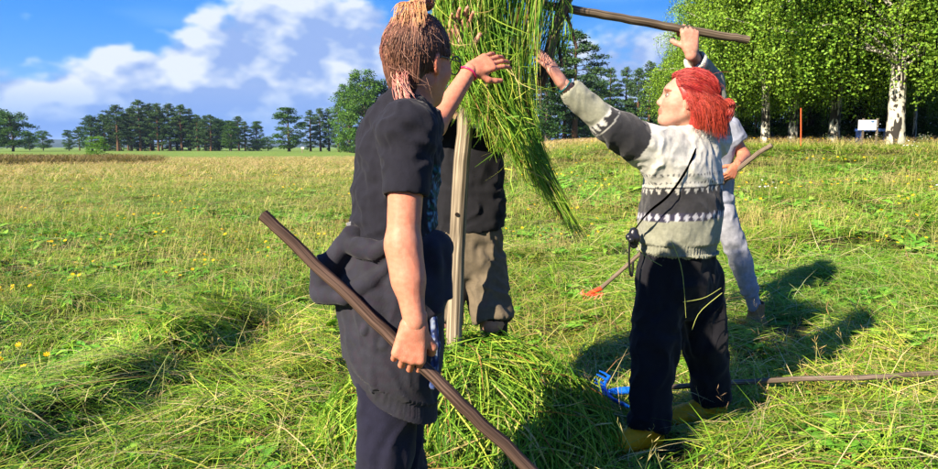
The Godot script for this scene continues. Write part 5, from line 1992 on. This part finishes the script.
func stick(called: String, keys: Array, r0: float, r1: float, material: Material, parent: Node3D, wobble := 0.002, n := 26, under: Node3D = null) -> MeshInstance3D:
	var pts := curve_points(keys, n)
	var radii := PackedFloat32Array()
	var cols := PackedColorArray()
	for j in n:
		var t := float(j) / (n - 1)
		radii.append(lerpf(r0, r1, t) * (1.0 + 0.06 * noise.get_noise_2d(j * 0.8, keys[0].x * 7.0)))
		if j > 0 and j < n - 1:
			pts[j] += Vector3(noise.get_noise_2d(j * 0.35, 1.0), noise.get_noise_2d(j * 0.35, 9.0), noise.get_noise_2d(j * 0.35, 17.0)) * wobble * 2.0
		var k := 1.0 + 0.35 * noise.get_noise_2d(j * 0.9, keys[0].y * 11.0 + 3.0)
		cols.append(Color(k, k, k))
	var b := Buf.new()
	b.tube(pts, radii, 14, cols)
	return part(called, b.mesh(), material, parent, under)


func hay_strand(b: Buf, a: Vector3, m: Vector3, e: Vector3, width: float, col: Color) -> void:
	var pts := curve_points([a, m, e], 6)
	var side := (e - a).cross(rnd_dir()).normalized()
	b.strip(pts, width, side, Color(col.r * 0.85, col.g * 0.85, col.b * 0.85), col, 0.8)


func hay_color() -> Color:
	var r := rng.randf()
	var c := Color(0.14, 0.29, 0.025)
	if r < 0.25:
		c = Color(0.26, 0.39, 0.04)
	elif r < 0.45:
		c = Color(0.07, 0.19, 0.014)
	elif r < 0.57:
		c = Color(0.36, 0.41, 0.06)
	elif r < 0.62:
		c = Color(0.46, 0.37, 0.14)
	elif r < 0.66:
		c = Color(0.28, 0.14, 0.05)
	return jitter(c, 0.2)


func make_tools_and_hay() -> void:
	# the pole
	var pole := thing("hay_pole", "pale debarked wooden hay pole standing in the hay pile", "pole", Vector3(-0.06, 0.0, -2.95))
	stick("post", [Vector3(-0.067, -0.25, -2.955), Vector3(-0.064, 0.526, -2.950), Vector3(-0.037, 1.133, -2.940), Vector3(-0.008, 1.520, -2.930), Vector3(0.020, 1.969, -2.920), Vector3(0.035, 2.213, -2.910)], 0.037, 0.031, mats.wood_pale, pole, 0.002, 34)
	var holes := Buf.new()
	holes.tube(PackedVector3Array([Vector3(-0.050, 1.033, -2.910), Vector3(-0.049, 1.034, -2.903)]), PackedFloat32Array([0.0085]), 12, PackedColorArray([Color(0.02, 0.015, 0.01)]))
	part("peg_hole", holes.mesh(), mats.cloth, pole)
	# hay hung on the pole
	rng.seed = 2024
	var hb := Buf.new()
	for k in 9000:
		var a: Vector3
		var e: Vector3
		var m: Vector3
		if rng.randf() < 0.92:
			# falls: t runs from the pole's side (0) to the trailing tail (1)
			var t := pow(rng.randf(), 1.25)
			var p0 := Vector3(lerpf(-0.10, 0.31, t), 2.08, -2.93)
			var p1 := Vector3(lerpf(-0.075, 0.235, t), lerpf(1.74, 1.46, t), -2.84)
			var p2 := Vector3(lerpf(0.0, 0.47, t), lerpf(1.45, 0.90, pow(t, 1.25)), -2.80)
			var s0 := rnd(-0.1, 0.72)
			var s1 := minf(s0 + rnd(0.22, 0.5), 1.0 + rnd(-0.05, 0.02))
			if t > 0.55 and t < 0.93 and s0 < 0.3 and rng.randf() < 0.75:
				continue
			if t > 0.85 and rng.randf() < 0.45:
				continue
			var thick := lerpf(1.0, 0.28, t * clampf(s0 + 0.5, 0.0, 1.0))
			var off := Vector3(rnd(-0.045, 0.045), rnd(-0.03, 0.03), rnd(-0.17, 0.15)) * thick * Vector3(1.25, 1.2, 1.0)
			var pts := curve_points([p0, p1, p2], 21)
			a = pts[clampi(int(s0 * 20.0), 0, 20)] + off
			m = pts[clampi(int((s0 + s1) * 10.0), 0, 20)] + off + rnd_dir() * 0.03 * thick
			e = pts[clampi(int(s1 * 20.0), 0, 20)] + off + rnd_dir() * Vector3(0.08, 0.05, 0.06) * thick
			if s0 < 0.0:
				a.y += 0.12
		elif rng.randf() < 0.4:
			# wisps round the raised rake's head
			a = Vector3(rnd(0.24, 0.42), rnd(1.78, 2.08), -2.98 + rnd(-0.08, 0.06))
			e = a + Vector3(rnd(-0.14, 0.04), -rnd(0.08, 0.30), rnd(-0.06, 0.04))
			m = a.lerp(e, 0.5) + rnd_dir() * 0.04
		else:
			# stray bits sticking out
			var t := rng.randf()
			a = Vector3(lerpf(-0.10, 0.24, t), lerpf(1.9, 1.3, t) + rnd(-0.2, 0.2), -2.80 + rnd(-0.08, 0.10))
			e = a + rnd_dir() * Vector3(0.14, 0.12, 0.10) + Vector3(0.02, -0.05, 0.02)
			m = a.lerp(e, 0.5) + rnd_dir() * 0.03
		hay_strand(hb, a, m, e, rnd(0.002, 0.0046), hay_color())
	var bundle := thing("hay_bundle", "big bundle of fresh green hay hanging from the top of the pole", "hay", Vector3(0.05, 0.93, -2.9))
	part("stems", hb.mesh(), mats.grass, bundle).set_meta("kind", "stuff")
	# the pile at the pole's foot
	rng.seed = 77
	var pb := Buf.new()
	var core := Buf.new()
	var f := Field.new(Vector3(-0.85, -0.2, -3.65), Vector3(0.75, 0.75, -2.25), 0.03)
	f.ball(Vector3(-0.02, 0.02, -2.98), Basis(), Vector3(0.58, 0.42, 0.48), 0.1)
	f.ball(Vector3(0.16, 0.0, -2.86), Basis(), Vector3(0.42, 0.26, 0.38), 0.1)
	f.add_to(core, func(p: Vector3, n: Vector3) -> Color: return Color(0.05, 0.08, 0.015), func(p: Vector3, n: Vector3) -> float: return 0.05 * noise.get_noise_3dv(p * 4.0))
	for k in 5600:
		var i := rng.randi() % core.v.size()
		var p: Vector3 = core.v[i]
		var nn: Vector3 = core.n[i]
		if p.y < -0.05:
			continue
		var flow := (Vector3.DOWN - nn * Vector3.DOWN.dot(nn)).normalized()
		var dir := (flow * rnd(0.1, 1.0) + rnd_dir() * 0.85)
		dir = (dir - nn * dir.dot(nn)).normalized()
		var l := rnd(0.12, 0.42)
		var s := p - dir * l * 0.5 + nn * rnd(-0.02, 0.03)
		var e := p + dir * l * 0.5 + nn * rnd(-0.03, 0.06)
		hay_strand(pb, s, p + nn * rnd(0.01, 0.06), e, rnd(0.003, 0.007), hay_color())
	var pile := thing("hay_pile", "heap of cut green hay round the foot of the pole", "hay", Vector3(0.0, 0.0, -2.95))
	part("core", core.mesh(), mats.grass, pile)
	part("stems", pb.mesh(), mats.grass, pile).set_meta("kind", "stuff")
	# stick gripped by the front person
	var held := thing("wooden_stick", "dark weathered stick gripped in the front person's right hand", "stick", Vector3(-0.523, 1.139, -1.790))
	var top := Vector3(-0.523, 1.139, -1.790)
	var low := Vector3(0.152, 0.513, -1.680)
	stick("shaft", [top, top.lerp(low, 0.5), low, low + (low - top) * 0.8], 0.0152, 0.0182, mats.wood_dark, held, 0.003, 40)
	# raised wooden rake
	var rake := thing("raised_rake", "wooden rake held up under the hay by the sweater wearer", "rake", Vector3(1.214, 1.772, -3.160))
	stick("handle", [Vector3(1.210, 1.770, -3.150), Vector3(0.947, 1.805, -3.118), Vector3(0.590, 1.853, -3.050), Vector3(0.249, 1.896, -2.980)], 0.018, 0.017, mats.wood_grey, rake, 0.002, 30)
	stick("head_bar", [Vector3(0.422, 1.956, -3.000), Vector3(0.364, 1.825, -2.980), Vector3(0.291, 1.562, -2.950)], 0.026, 0.022, mats.wood_grey, rake, 0.002, 12)
	var bar: MeshInstance3D = rake.get_child(1)
	for t in [[Vector3(0.397, 1.859, -2.990), Vector3(0.442, 1.708, -2.970)], [Vector3(0.356, 1.769, -2.980), Vector3(0.381, 1.639, -2.960)], [Vector3(0.323, 1.655, -2.960), Vector3(0.348, 1.533, -2.950)]]:
		stick("tooth", [t[0], t[1]], 0.009, 0.006, mats.wood_dark, rake, 0.0, 5, bar)
	# blue-headed rake on the ground
	var blue := thing("blue_rake", "rake with a bright blue plastic head lying in the grass", "rake", Vector3(0.692, 0.066, -3.450))
	stick("handle", [Vector3(0.731, 0.130, -3.330), Vector3(1.148, 0.136, -3.400), Vector3(1.677, 0.143, -3.470), Vector3(2.100, 0.144, -3.500), Vector3(2.577, 0.143, -3.600)], 0.0135, 0.0145, mats.wood_light, blue, 0.002, 30)
	rake_head(blue, Vector3(0.680, 0.128, -3.320), Vector3(0.796, 0.131, -3.340), Vector3(-0.02, 0.03, -0.13), Vector3(-0.75, 0.55, 0.1), Color(0.01, 0.16, 0.80))
	# red-headed rake held by the grey person
	var red := thing("red_rake", "rake with a red plastic head held by the person in grey", "rake", Vector3(0.869, 0.069, -5.750))
	stick("handle", [Vector3(2.004, 1.323, -4.720), Vector3(1.820, 1.140, -4.860), Vector3(1.065, 0.163, -5.660)], 0.0155, 0.0165, mats.wood_light, red, 0.002, 30)
	rake_head(red, Vector3(0.979, 0.109, -5.720), Vector3(1.078, 0.176, -5.640), Vector3(-0.06, -0.01, -0.12), Vector3(-0.6, -0.8, 0.1), Color(0.72, 0.06, 0.02))
	# far things
	var sx := 0.5615 * 18.5
	var sign_at := Vector3(sx, ground_height(sx, -18.5), -18.5)
	var board := thing("sign_board", "white sign board on two posts left of the thick birch", "sign", sign_at)
	var bb := Buf.new()
	bb.box(Transform3D(Basis(), Vector3(10.295, 1.873, -18.500)), Vector3(0.47, 0.262, 0.02), Color(0.62, 0.63, 0.65))
	part("board", bb.mesh(), mats.plastic, board)
	var marks := Buf.new()
	marks.box(Transform3D(Basis(), Vector3(10.423, 1.961, -18.486)), Vector3(0.065, 0.032, 0.006), Color(0.05, 0.2, 0.5))
	for r in [[866, 124.6, 0.156], [868, 127, 0.114], [864, 121.8, 0.10], [872, 124.6, 0.03]]:
		for j in 6:
			marks.box(Transform3D(Basis(), Vector3((r[0] - 469.0) / 708.0 * 18.65 + (j - 2.5) * r[2] / 6.0, 1.31 + (147.0 - r[1]) / 708.0 * 18.65, -18.486)), Vector3(r[2] / 10.0, 0.016, 0.006), Color(0.45, 0.52, 0.6))
	part("print", marks.mesh(), mats.plastic, board).set_meta("kind", "stuff")
	for e in [-0.18, 0.18]:
		var pb2 := Buf.new()
		pb2.box(Transform3D(Basis(), sign_at + Vector3(e, 0.32, -0.035)), Vector3(0.04, 0.9, 0.04), Color(0.25, 0.2, 0.15))
		part("post", pb2.mesh(), mats.bark, board)
	var bench := thing("blue_bench", "blue bench half hidden behind the white sign board", "bench", Vector3(0.566 * 21.5, ground_height(0.566 * 21.5, -21.5), -21.5))
	var seat := Buf.new()
	var sb := bench.position
	seat.box(Transform3D(Basis(), sb + Vector3(0, 0.46, 0)), Vector3(1.0, 0.08, 0.3), Color(0.05, 0.12, 0.45))
	part("seat", seat.mesh(), mats.plastic, bench)
	for e in [-0.42, 0.42]:
		var leg := Buf.new()
		leg.box(Transform3D(Basis(), sb + Vector3(e, 0.2, 0)), Vector3(0.08, 0.46, 0.3), Color(0.05, 0.1, 0.35))
		part("leg", leg.mesh(), mats.plastic, bench)
	var px := 0.464 * 18.0
	var post := thing("marker_post", "slim orange marker post standing before the birches", "post", Vector3(px, ground_height(px, -18.0), -18.0))
	var ob := Buf.new()
	var pp := post.position
	ob.tube(PackedVector3Array([pp + Vector3(0.03, -0.1, 0), pp + Vector3(0.0, 0.5, 0), pp + Vector3(-0.03, 1.0, 0)]), PackedFloat32Array([0.016, 0.016, 0.015]), 8, PackedColorArray([Color(0.75, 0.12, 0.03)]))
	part("stake", ob.mesh(), mats.plastic, post)
	var fx := -0.234 * 150.0
	var far := thing("field_marker", "small white marker on the far lawn right of the lone tree", "marker", Vector3(fx, ground_height(fx, -150.0), -150.0))
	var fb := Buf.new()
	fb.box(Transform3D(Basis(), far.position + Vector3(0, 0.5, 0)), Vector3(0.12, 1.0, 0.12), Color(0.3, 0.2, 0.15))
	part("stake", fb.mesh(), mats.plastic, far)
	var fb2 := Buf.new()
	fb2.box(Transform3D(Basis(), far.position + Vector3(0.1, 1.1, 0)), Vector3(0.6, 0.4, 0.1), Color(0.7, 0.7, 0.7))
	part("board", fb2.mesh(), mats.plastic, far)


# a plastic rake head: socket on the handle's end, arched bar across it and teeth
func rake_head(parent: Node3D, at: Vector3, socket_end: Vector3, half_bar: Vector3, tooth_dir: Vector3, col: Color) -> void:
	var b := Buf.new()
	b.tube(curve_points([socket_end, at.lerp(socket_end, 0.4), at], 5), PackedFloat32Array([0.018, 0.019, 0.019, 0.017, 0.013]), 12, PackedColorArray([col]))
	part("socket", b.mesh(), mats.plastic, parent)
	var back := (at - socket_end).normalized()
	var bar := Buf.new()
	var pts := curve_points([at + half_bar - back * 0.05, at + half_bar * 0.5, at + back * 0.012, at - half_bar * 0.5, at - half_bar - back * 0.05], 17)
	bar.tube(pts, PackedFloat32Array([0.009]), 8, PackedColorArray([col]))
	var across := part("bar", bar.mesh(), mats.plastic, parent)
	for j in range(0, 17, 2):
		var t := Buf.new()
		var s: Vector3 = pts[j]
		t.tube(PackedVector3Array([s, s + tooth_dir.normalized() * 0.03, s + tooth_dir.normalized() * 0.055 + back * 0.008]), PackedFloat32Array([0.007, 0.006, 0.004]), 6, PackedColorArray([col]))
		part("tooth", t.mesh(), mats.plastic, parent, across)
